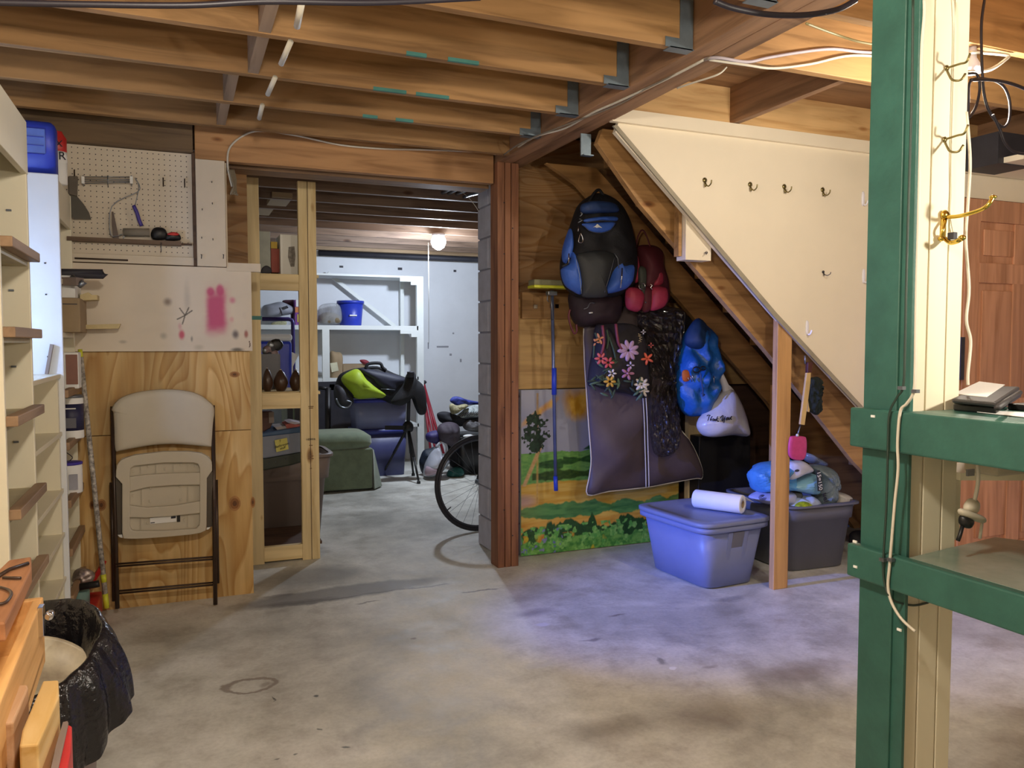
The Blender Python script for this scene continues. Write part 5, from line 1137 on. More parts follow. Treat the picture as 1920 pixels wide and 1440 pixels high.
# tissue packs
z8 = zoom(1400, 820, 8.727)
tp = thing('tissue_pack', 'large clear plastic pack of blue and white tissue rolls on top of the tote', 'pack', (3.4, 3.7, .4))
M_film = glossy_clear('pack_film', 'b8c8d8', .35, .08, .8, 30)
YT = 3.66
MB().puff(z8([(80, 600), (110, 530), (240, 430), (380, 395), (560, 380), (700, 375), (690, 700), (700, 850), (480, 850), (330, 860), (180, 890), (110, 800), (85, 700)], YT), .13, .10, 12, pw=3, amp=.03, ns=16, jit=.0025).build('blue_roll_pack', paint('pack_blue', '5aa2dc', .35, .12, 14, bm=.3), tp)
MB().puff(z8([(670, 430), (760, 385), (900, 385), (1020, 470), (1060, 550), (900, 610), (680, 690)], YT-.10), .05, .05, 6, pw=3).build('white_roll', paint('pack_white', 'd4d4e0', .4, bm=.2), tp)
MB().puff(z8([(680, 760), (860, 660), (1060, 590), (1130, 700), (1140, 900), (1050, 935), (900, 900), (680, 840)], YT-.06), .09, .05, 9, pw=3, amp=.02, jit=.002).build('pale_blue_roll', paint('pack_pale', '8cc4dc', .35, .12, 14, bm=.3), tp)
MB().puff(z8([(1020, 480), (1120, 440), (1280, 470), (1370, 560), (1400, 700), (1390, 840), (1340, 880), (1340, 1110), (1170, 1130), (1130, 940), (1090, 900), (1090, 650)], YT-.03), .11, .08, 12, pw=3, amp=.02, jit=.0025).build('grey_film', paint('pack_grey', '7a8a92', .3, .15, 10, bm=.4), tp)
MB().puff(z8([(950, 250), (1060, 280), (1200, 370), (1290, 420), (1260, 480), (1120, 440), (1020, 420), (940, 360)], YT+.05), .06, .04, 6, amp=.02, ns=16).build('loose_film', glossy_clear('film_end', '8c98a4', .6, .1, .8, 30), tp)
MB().prism(z8([(1135, 540), (1190, 535), (1215, 600), (1250, 860), (1220, 885), (1160, 880)], 3.472), (0, -.002, 0)).build('label_panel', paint('label_dark', '2c343c', .5, bm=0), tp)
text('15=150', .036, M_paper, tp, z8([(1195, 712)], 3.466)[0], rot=(R(90), R(80), 0))
text('uel', .048, M_ink, tp, z8([(1290, 985)], 3.455)[0], rot=(R(90), R(80), 0), bold=.0012)
p = z8([(825, 545)], YT-.152)[0]; MB().puff([p+Vector((.018*math.cos(k), 0, .007*math.sin(k))) for k in np.linspace(0, 6.28, 9)[:-1]], .003, .003, 3, sub=2).build('printed_mark', M_dark, tp)
t = thing('tissue_pack', 'white pack printed with a blue swirl at left inside the open tote', 'pack', (3.2, 3.7, .3))
MB().puff(z8([(60, 980), (180, 900), (350, 860), (500, 870), (690, 880), (710, 980), (690, 1060), (500, 1080), (280, 1075), (120, 1020)], 3.66), .12, .07, 7, pw=3).build('body', paint('pack_lilac', 'c8ccec', .35, bm=.15), t)
for r in (55, 38, 20): MB().tube([z8([(260+r*1.1*math.cos(k), 985+r*.8*math.sin(k))], 3.545)[0] for k in np.linspace(0, 5.2, 12)], .0022, 6).build('printed_swirl', paint('swirl_blue', '5a6ab8', .5, bm=0), t)
t = thing('tissue_pack', 'white rounded roll pack at the right end of the open tote', 'pack', (3.65, 3.7, .35))
MB().puff(z8([(1370, 890), (1500, 890), (1585, 930), (1600, 1000), (1605, 1110), (1420, 1130), (1340, 1100), (1350, 960)], 3.66), .10, .06, 6, pw=4).build('body', paint('pack_cream', 'd0ccc4', .4, bm=.1), t)
MB().prism(z8([(1355, 885), (1395, 890), (1440, 1000), (1425, 1025), (1395, 1010)], 3.555), (0, -.002, 0)).build('label_panel', paint('label_dark', '2c343c', .5, bm=0), t)
t = thing('tissue_pack', 'pale blue and white pack with a lime green print in the tote middle', 'pack', (3.4, 3.6, .3))
MB().puff(z8([(700, 1130), (870, 1000), (940, 1020), (1060, 960), (1180, 1050), (1190, 1140), (960, 1165), (780, 1165)], 3.56), .05, .08, 6, pw=3).build('body', paint('pack_ice', 'c0d0ec', .4, bm=.1), t)
MB().puff(z8([(790, 1120), (860, 1060), (980, 1045), (1080, 1110), (1090, 1150), (960, 1165), (830, 1160)], 3.53), .03, .02, 5).build('lime_print', paint('lime', 'b8cc20', .5, .2, 40, c2='6a7a18', bm=0), t)
MB().puff(z8([(720, 900), (860, 880), (870, 1050), (760, 1080), (700, 1000)], 3.64), .05, .05, 5).build('dark_fold', paint('fold_grey', '6c6c68', .6), t)
t = thing('spare_cloth', 'dark crumpled cloth on the floor right of the open tote', 'cloth', (3.9, 3.9, 0))
MB().puff([P(1595, 1000, Y=3.95), P(1618, 995, Y=3.95), P(1640, 1020, Y=3.95), P(1640, 1035, Y=3.95), P(1600, 1030, Y=3.95)], .08, .05, 5, amp=.03).build('body', M_dark, t)

# ================================================================== BICYCLE
cw = Vector((1.945, 5.22, .345)); bi = thing('bicycle', 'bicycle wheel with thin black tyre poking out behind the grey block pier', 'bicycle', (cw.x, cw.y, 0))
ang = R(4); ex_ = Vector((math.cos(ang), math.sin(ang), 0)); ez = Vector((0, 0, 1))
circ = lambda r, n=48: [cw+ex_*(r*math.cos(t))+ez*(r*math.sin(t)) for t in np.linspace(0, 2*math.pi, n+1)[:-1]]
MB().tube(circ(.328, 56), .016, 10, True).build('tyre', paint('tyre_black', '26242a', .6), bi)
MB().tube(circ(.309, 56), .0085, 8, True).build('rim', paint('rim_grey', '5a5a60', .35, metal=.7, bm=0), bi)
MB().tube(circ(.338, 56), .006, 6, True).build('tread', paint('tread_grey', '6a665e', .6, bm=0), bi)
nrm = ex_.cross(ez)
MB().tube([cw-nrm*.05, cw+nrm*.05], .02, 12).build('hub', M_grey, bi)
for k in range(28):
    t = 2*math.pi*k/28; s = .035 if k % 2 else -.035; t2_ = t+(.9 if k % 4 < 2 else -.9)
    MB().tube([cw+nrm*s+ex_*(.022*math.cos(t2_))+ez*(.022*math.sin(t2_)), cw+ex_*(.304*math.cos(t))+ez*(.304*math.sin(t))], .0011, 4).build('spoke', M_grey, bi)
MB().tube([cw-nrm*.055, cw-nrm*.05+ez*.40+ex_*.14, cw+ez*.46+ex_*.16, cw+nrm*.05+ez*.40+ex_*.14, cw+nrm*.055], .012, 8, smooth=3).tube([cw+ez*.45+ex_*.155, cw+ez*.72+ex_*.27], .018).build('fork', M_black, bi)
MB().tube([cw+ez*.62+ex_*.23, cw+ez*.20+ex_*.75], .018).tube([cw+ez*.68+ex_*.25, cw+ez*.62+ex_*.85], .016).tube([cw+ez*.20+ex_*.75, cw+ez*.66+ex_*.86], .016).build('frame', M_black, bi)
MB().tube([cw+ex_*(-.30)*math.cos(.6)+ez*(-.30)*math.sin(.6), cw+ex_*(-.27)*math.cos(.6)+ez*(-.27)*math.sin(.6)], .004, 6).build('valve', M_dark, bi)

# ================================================================== BACK ROOM
YS = 8.35
ws = thing('white_shelving', 'tall white painted wooden shelving against the back room wall', 'shelving', (1.4, 8.5, 0))
zt, zm = 2.05, 1.515
bx((.35, YS, zt-.02), (2.46, YS+.42, zt)).build('shelf_board', M_wshelf, ws)
bx((.35, YS, zm-.045), (2.40, YS+.42, zm)).build('shelf_board', M_wshelf, ws)
bx((.35, YS, .93), (2.40, YS+.42, .965)).build('shelf_board', M_wshelf, ws)
bx((.35, YS, .42), (2.40, YS+.42, .455)).build('shelf_board', M_wshelf, ws)
for (x0_, x1_, y_) in ((2.385, 2.46, YS), (2.30, 2.34, YS+.36), (.52, .62, YS), (.35, .40, YS+.36)):
    bx((x0_, y_, 0), (x1_, y_+.05, zt-.02)).build('upright', M_wshelf, ws)
bx((1.372, YS-.005, 0), (1.445, YS+.035, zm-.045)).build('upright', M_wshelf, ws)
a = P(614, 512, Y=YS+.38); b = P(740, 612, Y=YS+.38)
MB().bar(a, b, .04, .035, (0, 1, 0)).build('diagonal_brace', M_wshelf, ws)
for z_ in (zt-.02, zm-.045):
    bx((2.20, YS-.002, z_-.04), (2.385, YS+.02, z_)).build('corner_block', M_wshelf, ws); bx((2.32, YS-.004, z_-.075), (2.385, YS+.02, z_-.04)).build('corner_block', M_wshelf, ws)
def pbox(name, lab, cat, x0, y0, x1, y1, Y, depth, mat, z0=None, bev=.004):
    a = P(x0, y0, Y=Y); b = P(x1, y1, Y=Y); zb = b.z if z0 is None else z0
    return tag(bx((a.x, Y, zb), (b.x, Y+depth, a.z)).build(name, mat, bev=bev), lab, cat)
def bucket(lab, px0, px1, py0, Y, z0, mat):
    a = P(px0, py0, Y=Y); b = P(px1, py0, Y=Y); c = ((a.x+b.x)/2, Y+.1); r = (b.x-a.x)/2; h = a.z-z0
    t = thing('plastic_bucket', lab, 'bucket', (c[0], c[1], z0))
    MB().lathe([(r*.76, 0), (r*.78, .004), (r*.93, h-.02), (r*.90, h-.02), (r*.75, .02)], (c[0], c[1], z0), 32).build('body', mat, t)
    MB().lathe([(r*.93, h-.03), (r*1.0, h-.028), (r*1.0, h), (r*.93, h), (r*.93, h-.03)], (c[0], c[1], z0), 32).build('rim', mat, t)
    bx((c[0]-.035, c[1]-r*.92, z0+h*.38), (c[0]+.04, c[1]-r*.84, z0+h*.43)).build('label_sticker', M_paper, t)
    MB().tube([(c[0]-r, c[1], z0+h*.92), (c[0]-r*1.06, c[1]-.03, z0+h*.7), (c[0]-r*.9, c[1]-.08, z0+h*.62)], .003, 6, smooth=3).build('handle', M_grey, t)
    return t
bucket('bright blue plastic bucket on the white back shelf', 635, 686, 563, YS+.06, zm, M_blue)
t = thing('clear_snack_bag', 'clear shiny bag of brown contents beside the blue bucket', 'bag', (1.45, YS+.1, zm))
q = [(596, 607), (598, 575), (620, 568), (636, 572), (641, 590), (638, 606), (615, 609)]
MB().puff(px_(q, YS+.12), .10, .06, 7, amp=.03, ns=14).build('film', glossy_clear('clear_film', 'c8ccd0', .4, .06, .9, 26), t)
MB().puff(px_([(598, 606), (600, 590), (618, 585), (636, 592), (636, 606)], YS+.11), .07, .04, 6, amp=.02).build('contents', paint('brown_stuff', '7c6c50', .8), t)
for lab, x0_, y0_, x1_, y1_, m in (('tan rounded paper bag with a handwritten note on the back shelf', 617, 661, 641, 725, M_card),):
    t = thing('paper_bag', lab, 'bag', (1.6, YS+.1, .965))
    MB().puff(px_([(618, 663), (630, 660), (641, 664), (642, 690), (640, 722), (628, 727), (618, 722)], YS+.14), .08, .06, 6, pw=4).build('body', M_card, t)
    MB().prism(px_([(619, 681), (632, 679), (635, 695), (622, 698)], YS+.055), (0, -.002, 0)).build('note', paint('cream_note', 'dcd8b8', .8, bm=0), t)
pbox('cardboard_box', 'low tan cardboard box beside the paper bag behind the duffel', 'box', 643, 683, 688, 705, YS+.1, .25, M_card, z0=.967)
pbox('small_tin', 'small dark striped tin under the tan paper bag', 'tin', 617, 720, 628, 732, YS-.02, .1, M_dark)
# stacked totes in back room
t = thing('storage_tote', 'translucent lilac storage box stacked under the lime duffel bag', 'tote', (1.95, 7.9, .5))
a = P(664, 750, Y=7.75); b = P(768, 802, Y=7.75); cx = (a.x+b.x)/2; hw = (b.x-a.x)/2; zb = b.z
MB().rrings([(zb, hw*.9, .17), (a.z-.03, hw*.96, .19)], 8, 40, c=(cx, 7.94)).build('body', paint('lilac_box', '8c92bc', .35, .06, 6), t)
MB().rrings([(a.z-.03, hw, .20), (a.z, hw, .20), (a.z+.003, hw*.95, .18)], 8, 40, c=(cx, 7.94)).build('lid', paint('violet_blue_lid', '4448b4', .4, bm=0), t)
t = thing('storage_tote', 'dark blue storage tote standing on the floor below the lilac box', 'tote', (1.95, 7.9, 0))
MB().rrings([(.002, hw*.86, .16), (zb-.05, hw*.95, .19)], 8, 40, c=(cx, 7.94)).build('body', paint('deep_blue_box', '4a4e7c', .4, .08, 6), t)
MB().rrings([(zb-.05, hw, .20), (zb-.005, hw, .20)], 8, 40, c=(cx, 7.94)).build('lid', paint('blue_lid', '3c469c', .4, bm=0), t)
# duffel
du = thing('duffel_bag', 'lime and black duffel bag lying on the stacked totes', 'bag', (1.9, 7.8, .85))
zb6 = zoom(580, 660, 3.79)
MB().puff(zb6([(185, 230), (215, 160), (290, 125), (360, 112), (480, 100), (600, 150), (700, 190), (740, 240), (700, 300), (600, 370), (480, 330), (330, 330), (230, 330), (185, 290)], 7.78), .17, .12, 9, pw=3, amp=.02, ns=6).build('body', M_bpk, du)
MB().puff(zb6([(225, 190), (280, 140), (345, 122), (400, 180), (480, 250), (560, 318), (440, 328), (330, 330), (270, 270)], 7.68), .10, .05, 7, pw=3, amp=.02).build('lime_panel', paint('lime_fabric', 'a8c22c', .55, .12, 6, bm=.3), du)
MB().puff(zb6([(350, 120), (480, 130), (690, 190), (640, 240), (600, 290), (500, 255), (430, 200)], 7.68), .09, .05, 7, pw=3).build('navy_panel', paint('navy_fabric', '2a2c3c', .6, .12, 8, bm=.4), du)
MB().puff(zb6([(180, 240), (240, 240), (310, 330), (300, 380), (250, 403), (200, 385), (178, 330)], 7.70), .10, .08, 7, pw=3).build('end_pocket', M_dark, du)
MB().tube(zb6([(400, 120), (420, 85), (500, 80), (520, 110), (545, 130)], 7.66), .016, 8, smooth=4).build('carry_handle', M_bpk, du)
MB().tube(zb6([(190, 330), (220, 385), (270, 395), (300, 360), (260, 345)], 7.58), .008, 8, smooth=4).build('strap', M_grey, du)
MB().tube(zb6([(510, 262), (610, 270)], 7.56), .004, 6).build('piping', M_grey, du)
t = thing('folded_cloth', 'small dark red folded cloth on the box behind duffel handle', 'cloth', (1.95, 8.3, .98))
MB().puff(zb6([(358, 58), (400, 55), (430, 75), (420, 90), (380, 85)], 8.46), .04, .02, 5).build('body', paint('deep_red', '94303c', .6), t)
cpl = thing('clip_lamp', 'small clip-on lamp fixed behind the near shelf unit', 'lamp', (-.86, 3.40, 1.40))
MB().lathe([(.02, -.08), (.025, -.05), (.05, 0), (.052, .0), (.03, -.045)], (-.84, 3.40, 1.48), 20, Matrix.Rotation(R(112), 3, 'Y')).build('lamp_shade', M_white, cpl)
MB().tube([(-.948, 3.40, 1.40), (-.90, 3.40, 1.42), (-.88, 3.40, 1.47)], .008, 8).build('clamp_arm', M_grey, cpl)
# tripod with black coat
tr = thing('camera_tripod', 'black camera tripod standing before the blue totes', 'tripod', (2.05, 7.5, 0))
Tt = P(768, 770, Y=7.5); hub = P(765, 800, Y=7.5); top = P(768, 710, Y=7.5)
MB().tube([hub, top], .018, 10).build('centre_column', M_dark, tr)
MB().puff([hub+Vector((x, 0, z)) for x, z in ((-.05, .02), (0, .06), (.05, .02), (.04, -.05), (-.04, -.05))], .05, .05, 5).build('crown', M_black, tr)
for f_ in (P(785, 903, Z=.02), P(718, 888, Z=.02), Vector((hub.x+.10, 7.68, .02))):
    mid = hub.lerp(f_, .55)
    lg = MB().tube([hub, mid], .015, 8).tube([mid, f_], .011, 8).build('leg', M_black, tr)
    MB().lathe([(.018, -.02), (.018, .0), (.008, .01)], f_, 10).build('rubber_foot', M_black, lg)
MB().bar(P(758, 802, Y=7.45), P(722, 802, Y=7.45), .02, .04).build('pan_handle', M_black, tr)
co_ = thing('black_cover', 'black padded cover draped over the tripod head beside the duffel', 'cover', (2.1, 7.4, .85))
MB().puff(zb6([(690, 160), (720, 135), (750, 150), (760, 190), (810, 240), (830, 330), (828, 430), (790, 448), (765, 420), (750, 340), (720, 330), (660, 380), (590, 370), (585, 340), (660, 240)], 7.42), .08, .05, 7, pw=3).build('body', M_bpk, co_)
MB().tube([zb6([(720, 180)], 7.36)[0], zb6([(720, 145)], 7.36)[0], zb6([(720, 140)], 7.36)[0]], .035, 14).build('end_knob', M_dark, co_)
# green skirted chair
gc = thing('skirted_chair', 'sage green upholstered chair with a floor-length skirt in the back room', 'chair', (1.35, 7.3, 0))
M_sg = paint('sage_velvet', '77866c', .85, .14, 14, bm=.5, sub=.4)
x0c, x1c = .98, 1.60; y0c, y1c = 7.06, 7.62; zs = P(650, 843, Y=7.06).z
MB().add([(x0c, y0c, .02), (x1c-.01, y0c-.01, .02), (x1c+.01, y1c, .02), (x0c, y1c, .02), (x0c, y0c, zs), (x1c, y0c, zs), (x1c, y1c, zs), (x0c, y1c, zs)], [(0, 3, 2, 1), (4, 5, 6, 7), (0, 1, 5, 4), (1, 2, 6, 5), (2, 3, 7, 6), (3, 0, 4, 7)]).build('skirt', M_sg, gc, bev=.012)
MB().add([(x1c+.006, y0c-.02, .01), (x1c+.11, y0c+.12, .01), (x1c+.09, y1c, .01), (x1c+.0, y1c, .01), (x1c, y0c, zs-.01), (x1c+.02, y0c+.06, zs-.02), (x1c+.02, y1c, zs-.02), (x1c-.01, y1c, zs-.01)], [(0, 3, 2, 1), (4, 5, 6, 7), (0, 1, 5, 4), (1, 2, 6, 5), (2, 3, 7, 6), (3, 0, 4, 7)]).build('skirt_flap', M_sg, gc, bev=.006)
MB().rrings([(zs, .30, .27), (zs+.04, .325, .295), (zs+.10, .32, .29), (zs+.135, .27, .25), (zs+.145, .15, .15)], 5, 40, c=((x0c+x1c)/2-.0, (y0c+y1c)/2)).build('seat', M_sg, gc)
MB().prism([(x0c-.10, y0c, .0+zs), (x0c+.155, y0c, zs+.0), (x0c+.10, y0c, zs+.36), (x0c+.02, y0c, zs+.50), (x0c-.12, y0c, zs+.48)], (0, y1c-y0c, 0)).build('backrest', M_sg, gc, bev=.03)
# taupe bin with papers
tn = thing('taupe_bin', 'large taupe plastic tub behind the pale stud frame, full of scraps', 'tub', (.72, 5.75, 0))
a = P(628, 852, Y=5.35); 
cxx, cyy = .60, 5.72
hx_ = a.x-cxx+.01
zr = P(620, 858, Y=5.35).z
MB().rrings([(.003, hx_*.80, .20), (zr-.16, hx_*.90, .23), (zr-.16, hx_*.96, .25), (zr, hx_, .27), (zr, hx_*.95, .25), (zr-.15, hx_*.88, .21)], 6, 40, c=(cxx, cyy)).build('body', M_taupe, tn)
MB().rrings([(zr-.012, hx_*1.0, .27), (zr-.01, hx_*1.04, .285), (zr+.008, hx_*1.04, .285), (zr+.01, hx_*.96, .255)], 6, 40, c=(cxx, cyy), cap=(False, False)).build('rim', M_taupe, tn)
for px in (): 
    a_ = P(px, 960, Y=5.49); bx((a_.x-.02, 5.475, .02), (a_.x+.02, 5.52, zr-.18)).build('rib', M_taupe, tn)
for k in range(3):
    p_ = Vector((cxx+hx_*.78-.06*(k % 3), cyy-.12+.03*k, zr-.02))
    tag(MB().puff([p_+Vector((.03*math.cos(t), 0, .022*math.sin(t))) for t in np.linspace(0, 6.28, 8)[:-1]], .03, .03, 4, amp=.02, ns=60, seed=k).build('crumpled_paper', paint('grey_paper', 'a49ea0', .8)), ['crumpled grey paper scrap at the right rim of the taupe tub', 'crumpled grey paper scrap in the tub, next to the stud edge', 'crumpled grey paper scrap in the tub, hidden most by the stud'][k], 'scrap', 'paper scraps in the taupe tub')
# items on stud frame shelves
YF_ = 5.0
zq = zoom(480, 540, 6.543)
kbx = thing('carton', 'white appliance carton with a line drawing on the top shelf of the frame', 'box', (.6, 5.2, 1.75))
a = P(525, 439, Y=5.05); b = P(566, 512, Y=5.05)
bx((a.x, 5.05, 1.748), (b.x+.06, 5.28, a.z)).build('body', M_paper, kbx, bev=.003)
MB().prism([P(x, y, Y=5.048) for x, y in ((541, 463), (552, 462), (554, 480), (552, 500), (545, 500), (540, 482))], (0, -.001, 0)).build('printed_jug', paint('print_grey', '9a948e', .7, .3, 60, bm=0), kbx)

kb2 = thing('carton', 'grey white carton with a dark curved print at left of the top shelf', 'box', (.45, 5.2, 1.75))
a = P(487, 433, Y=5.08); b = P(508, 512, Y=5.08)
bx((a.x-.05, 5.08, 1.748), (b.x, 5.3, a.z)).build('body', paint('pale_grey_card', 'a8aca4', .6), kb2, bev=.003)
MB().puff(px_([(490, 512), (492, 502), (500, 498), (508, 503), (508, 512)], 5.078), .004, .002, 4).build('dark_print', M_dark, kb2)
tag(bx(P(508, 466, Y=5.1), P(524, 511, Y=5.1)+Vector((0, .2, 0))).build('book_box', paint('dark_red_box', 'a04a3c', .6, bm=.1)), 'red box standing between the two cartons', 'box')
tag(bx(P(508, 453, Y=5.1), P(520, 466, Y=5.1)+Vector((0, .2, 0))).build('yellow_box', paint('mustard', 'c8a83c', .6, bm=0)), 'small yellow box on top of the red box', 'box')
def zqy(pts, y): return zq(pts, y)
# mid shelf: duffel/grey bottle, purple rail, cereal box -> stand on white shelving farther back
t = thing('grey_pouch', 'pale grey rolled sleeping mat with a dark label behind the frame', 'mat', (.9, 8.3, zm))
MB().puff(zq([(80, 230), (170, 195), (300, 170), (400, 205), (465, 240), (470, 285), (430, 320), (300, 345), (170, 365), (75, 360)], YS+.15), .12, .1, 7, pw=3).build('body', paint('pale_grey_fabric', 'a8acb8', .6, .1, 8), t)
MB().prism(zq([(325, 235), (380, 215), (400, 245), (345, 265)], YS+.02), (0, -.003, 0)).build('label_sticker', M_dark, t)
MB().tube(zq([(290, 240), (310, 290), (320, 335)], YS+.03), .006, 6, smooth=3).build('strap', M_dark, t)
t = thing('maroon_pouch', 'maroon cloth bundle behind the pale grey mat', 'cloth', (1.1, 8.5, zm))
MB().puff(zq([(320, 165), (420, 145), (480, 155), (495, 250), (500, 450), (430, 440), (420, 300)], YS+.25), .08, .05, 6).build('body', paint('maroon_cloth', '4c2a38', .7), t)
t = thing('carton', 'tall purple and orange printed carton on the white back shelf', 'box', (1.2, 8.4, zm))
a = P(553, 562, Y=YS+.05); b = P(567, 608, Y=YS+.05)
bx((a.x, YS+.05, zm), (b.x+.03, YS+.2, a.z)).build('body', paint('purple_card', '8c4ca4', .5, .2, 50, bm=0), t)
bx((a.x+.01, YS+.047, a.z-.07), (b.x+.0, YS+.051, a.z)).build('label_sticker', M_paper, t); bx((a.x, YS+.046, a.z-.13), (b.x+.02, YS+.051, a.z-.075)).build('print_band', paint('orange_print', 'd88850', .5, bm=0), t)
bx((a.x+.02, YS+.046, zm+.03), (b.x+.01, YS+.051, zm+.11)).build('print_band', paint('yellow_print', 'd8c060', .5, bm=0), t)
t = thing('violet_rack', 'violet metal rail frame standing behind the frame opening', 'rack', (.9, 7.4, 0))
MB().tube(zq([(75, 380), (400, 382), (440, 395), (452, 430), (452, 470)], 7.4)+[Vector((zq([(452, 470)], 7.4)[0].x, 7.4, .02))], .018, 8).build('rail', paint('violet_metal', '3a2e78', .4, metal=.2, bm=0), t)
t = thing('folded_paper', 'folded cream map lying on the white shelf under the mat', 'paper', (1.0, 8.3, zm))
MB().puff(zq([(190, 465), (200, 425), (300, 405), (370, 410), (370, 450), (300, 465)], YS+.02), .02, .03, 4).build('body', paint('cream_print', 'b8b890', .7, .2, 60, bm=0), t)
# cooler
cl = thing('cooler_box', 'blue cooler box with a white lid behind the frame middle shelf', 'cooler', (.75, 5.9, 0))
YC = 6.1
a = P(470, 632, Y=YC); b = P(547, 710, Y=YC); w1 = P(547, 628, Y=YC)
bx((a.x-.1, YC, .95), (w1.x, YC+.3, P(540, 640, Y=YC).z)).build('body', M_blue, cl, bev=.02)
bx((a.x-.11, YC-.01, P(540, 640, Y=YC).z+.002), (w1.x+.004, YC+.31, P(540, 626, Y=YC).z)).build('lid', M_white, cl, bev=.02)
tbl = thing('side_table', 'dark table behind the stud frame carrying the blue cooler', 'table', (.6, 6.2, 0))
bx((.2, 5.98, .92), (.86, 6.6, .948)).build('table_top', M_dark, tbl)
for x_, y_ in ((.25, 6.05), (.79, 6.05), (.25, 6.5), (.79, 6.5)): bx((x_, y_, 0), (x_+.04, y_+.04, .92)).build('leg', M_dark, tbl)
# wooden eggs / shoe lasts on the middle shelf
M_last = paint('dark_turned_wood', '4c3426', .35, .15, 12, bm=.1)
for i, (pxc, w_, y0_, y1_, lab) in enumerate(((501, 18, 690, 736, 'dark wooden egg-shaped form at left end of the frame shelf'), (526, 24, 693, 736, 'dark wooden egg-shaped form in the middle of the frame shelf'), (554, 20, 693, 736, 'dark wooden egg-shaped form beside the frame right stud'))):
    a = P(pxc, y0_, Y=5.08); b = P(pxc, y1_, Y=5.08); h = a.z-1.035; r = w_/2*5.3/1489*1.05
    t = thing('wooden_form', lab, 'wooden form', (a.x, 5.08, 1.035), 'wooden forms on the frame shelf')
    MB().lathe([(r*.55, 0), (r*.85, h*.15), (r, h*.38), (r*.9, h*.58), (r*.5, h*.85), (r*.12, h*.99)], (a.x, 5.08, 1.035), 20).build('body', M_last, t)
    MB().lathe([(r*.12, h*.97), (r*.16, h), (r*.06, h*1.05)], (a.x, 5.08, 1.035), 10).build('tip', M_chrome, t)
t = thing('metal_parts_heap', 'heap of dark shiny metal fittings behind the wooden forms', 'fittings', (.5, 5.25, 1.035))
rng = random.Random(9)
for k in range(14):
    c_ = zq([(85+rng.random()*170, 690+rng.random()*330)], 5.3)[0]; s_ = .018+rng.random()*.02
    o = [c_+Vector((s_*math.cos(q)*(1+.3*rng.random()), 0, s_*math.sin(q)*(1+.3*rng.random()))) for q in np.linspace(0, 6.28, 7)[:-1]]
    MB().puff(o, .02, .02, 3, pw=5, sub=2).build('fitting', (M_dark, M_grey, paint('pinkish_metal', '8a7478', .4), M_black)[k % 4], t)
bx((.455, 5.28, 1.035), (.60, 5.34, 1.26)).build('holder_plate', M_totedk, t)
q = zq([(440, 785), (520, 825), (455, 960), (435, 1010)], 6.02)
q2 = [q[0], q[1], q[2], Vector((q[2].x-.01, 6.02, .95)), Vector((q[3].x, 6.02, .95))]
tag(MB().prism(q2, (0, .02, 0)).build('white_card', M_white), 'white card leaning against the blue cooler', 'card')
# lower bay: container with sticky note on the taupe tub
lb = thing('clear_container', 'milky plastic container with a blue lid and a yellow note', 'container', (.6, 5.3, .5))
z9 = zoom(480, 740, 6.543)
MB().prism(z9([(60, 500), (620, 445), (620, 690), (560, 705), (110, 785), (60, 780)], 5.12), (0, .3, 0)).build('body', paint('milky_plastic', '7f8698', .4, .08, 6), lb, bev=.01)
MB().prism(z9([(60, 475), (620, 385), (620, 455), (60, 520)], 5.11), (0, .32, 0)).build('lid', paint('teal_blue_lid', '34557c', .4, .1, 6), lb, bev=.006)
nt_ = MB().prism(z9([(228, 560), (380, 528), (400, 668), (250, 705)], 5.108), (0, -.003, 0)).build('sticky_note', paint('sticky_yellow', 'd8d070', .7, bm=0), lb)
text('T', .02, M_ink, lb, z9([(292, 572)], 5.102)[0], rot=(R(90), R(-12), 0), shear=.3); text('Bathroom', .022, M_ink, lb, z9([(315, 622)], 5.102)[0], rot=(R(90), R(-14), 0), shear=.3); text('stuff', .02, M_ink, lb, z9([(325, 655)], 5.102)[0], rot=(R(90), R(-14), 0), shear=.3)
t = thing('dark_case', 'dark green hard case under the milky container', 'case', (.55, 5.3, .45))
MB().prism(z9([(60, 775), (110, 785), (560, 705), (565, 830), (430, 870), (110, 930), (60, 930)], 5.13), (0, .3, 0)).build('body', paint('dark_green_case', '30382f', .5, .1, 8), t, bev=.01)
for x, y in ((160, 840), (238, 825), (370, 790)): MB().puff(z9([(x-8, y), (x, y-8), (x+8, y), (x, y+8)], 5.125), .006, .002, 3).build('latch', M_grey, t)
t = thing('rust_pot', 'rust brown pot with a grey label on the container lid', 'pot', (.5, 5.3, .85))
MB().prism(z9([(60, 215), (215, 210), (220, 300), (180, 410), (90, 455), (60, 455)], 5.2), (0, .12, 0)).build('body', paint('rust_brown', '5c3a30', .6, .15, 14), t, bev=.006)
MB().prism(z9([(155, 215), (218, 212), (220, 345), (160, 350)], 5.19), (0, -.002, 0)).build('label_sticker', M_taupe, t)
t = thing('paper_stack', 'loose pile of magazines and papers on the container lid', 'paper', (.65, 5.3, .8))
for i, (pts, c_) in enumerate((([(230, 400), (420, 380), (580, 350), (570, 385), (400, 425), (260, 430)], 'b0a8a8'), ([(360, 370), (450, 345), (560, 375), (470, 410), (380, 415)], 'c06a64'), ([(390, 345), (450, 330), (560, 350), (480, 365)], 'c0b8c4'))):
    MB().prism(z9(pts, 5.16-.01*i), (0, .2, 0)).build('sheet', paint('sheet%d' % i, c_, .7, bm=0), t)
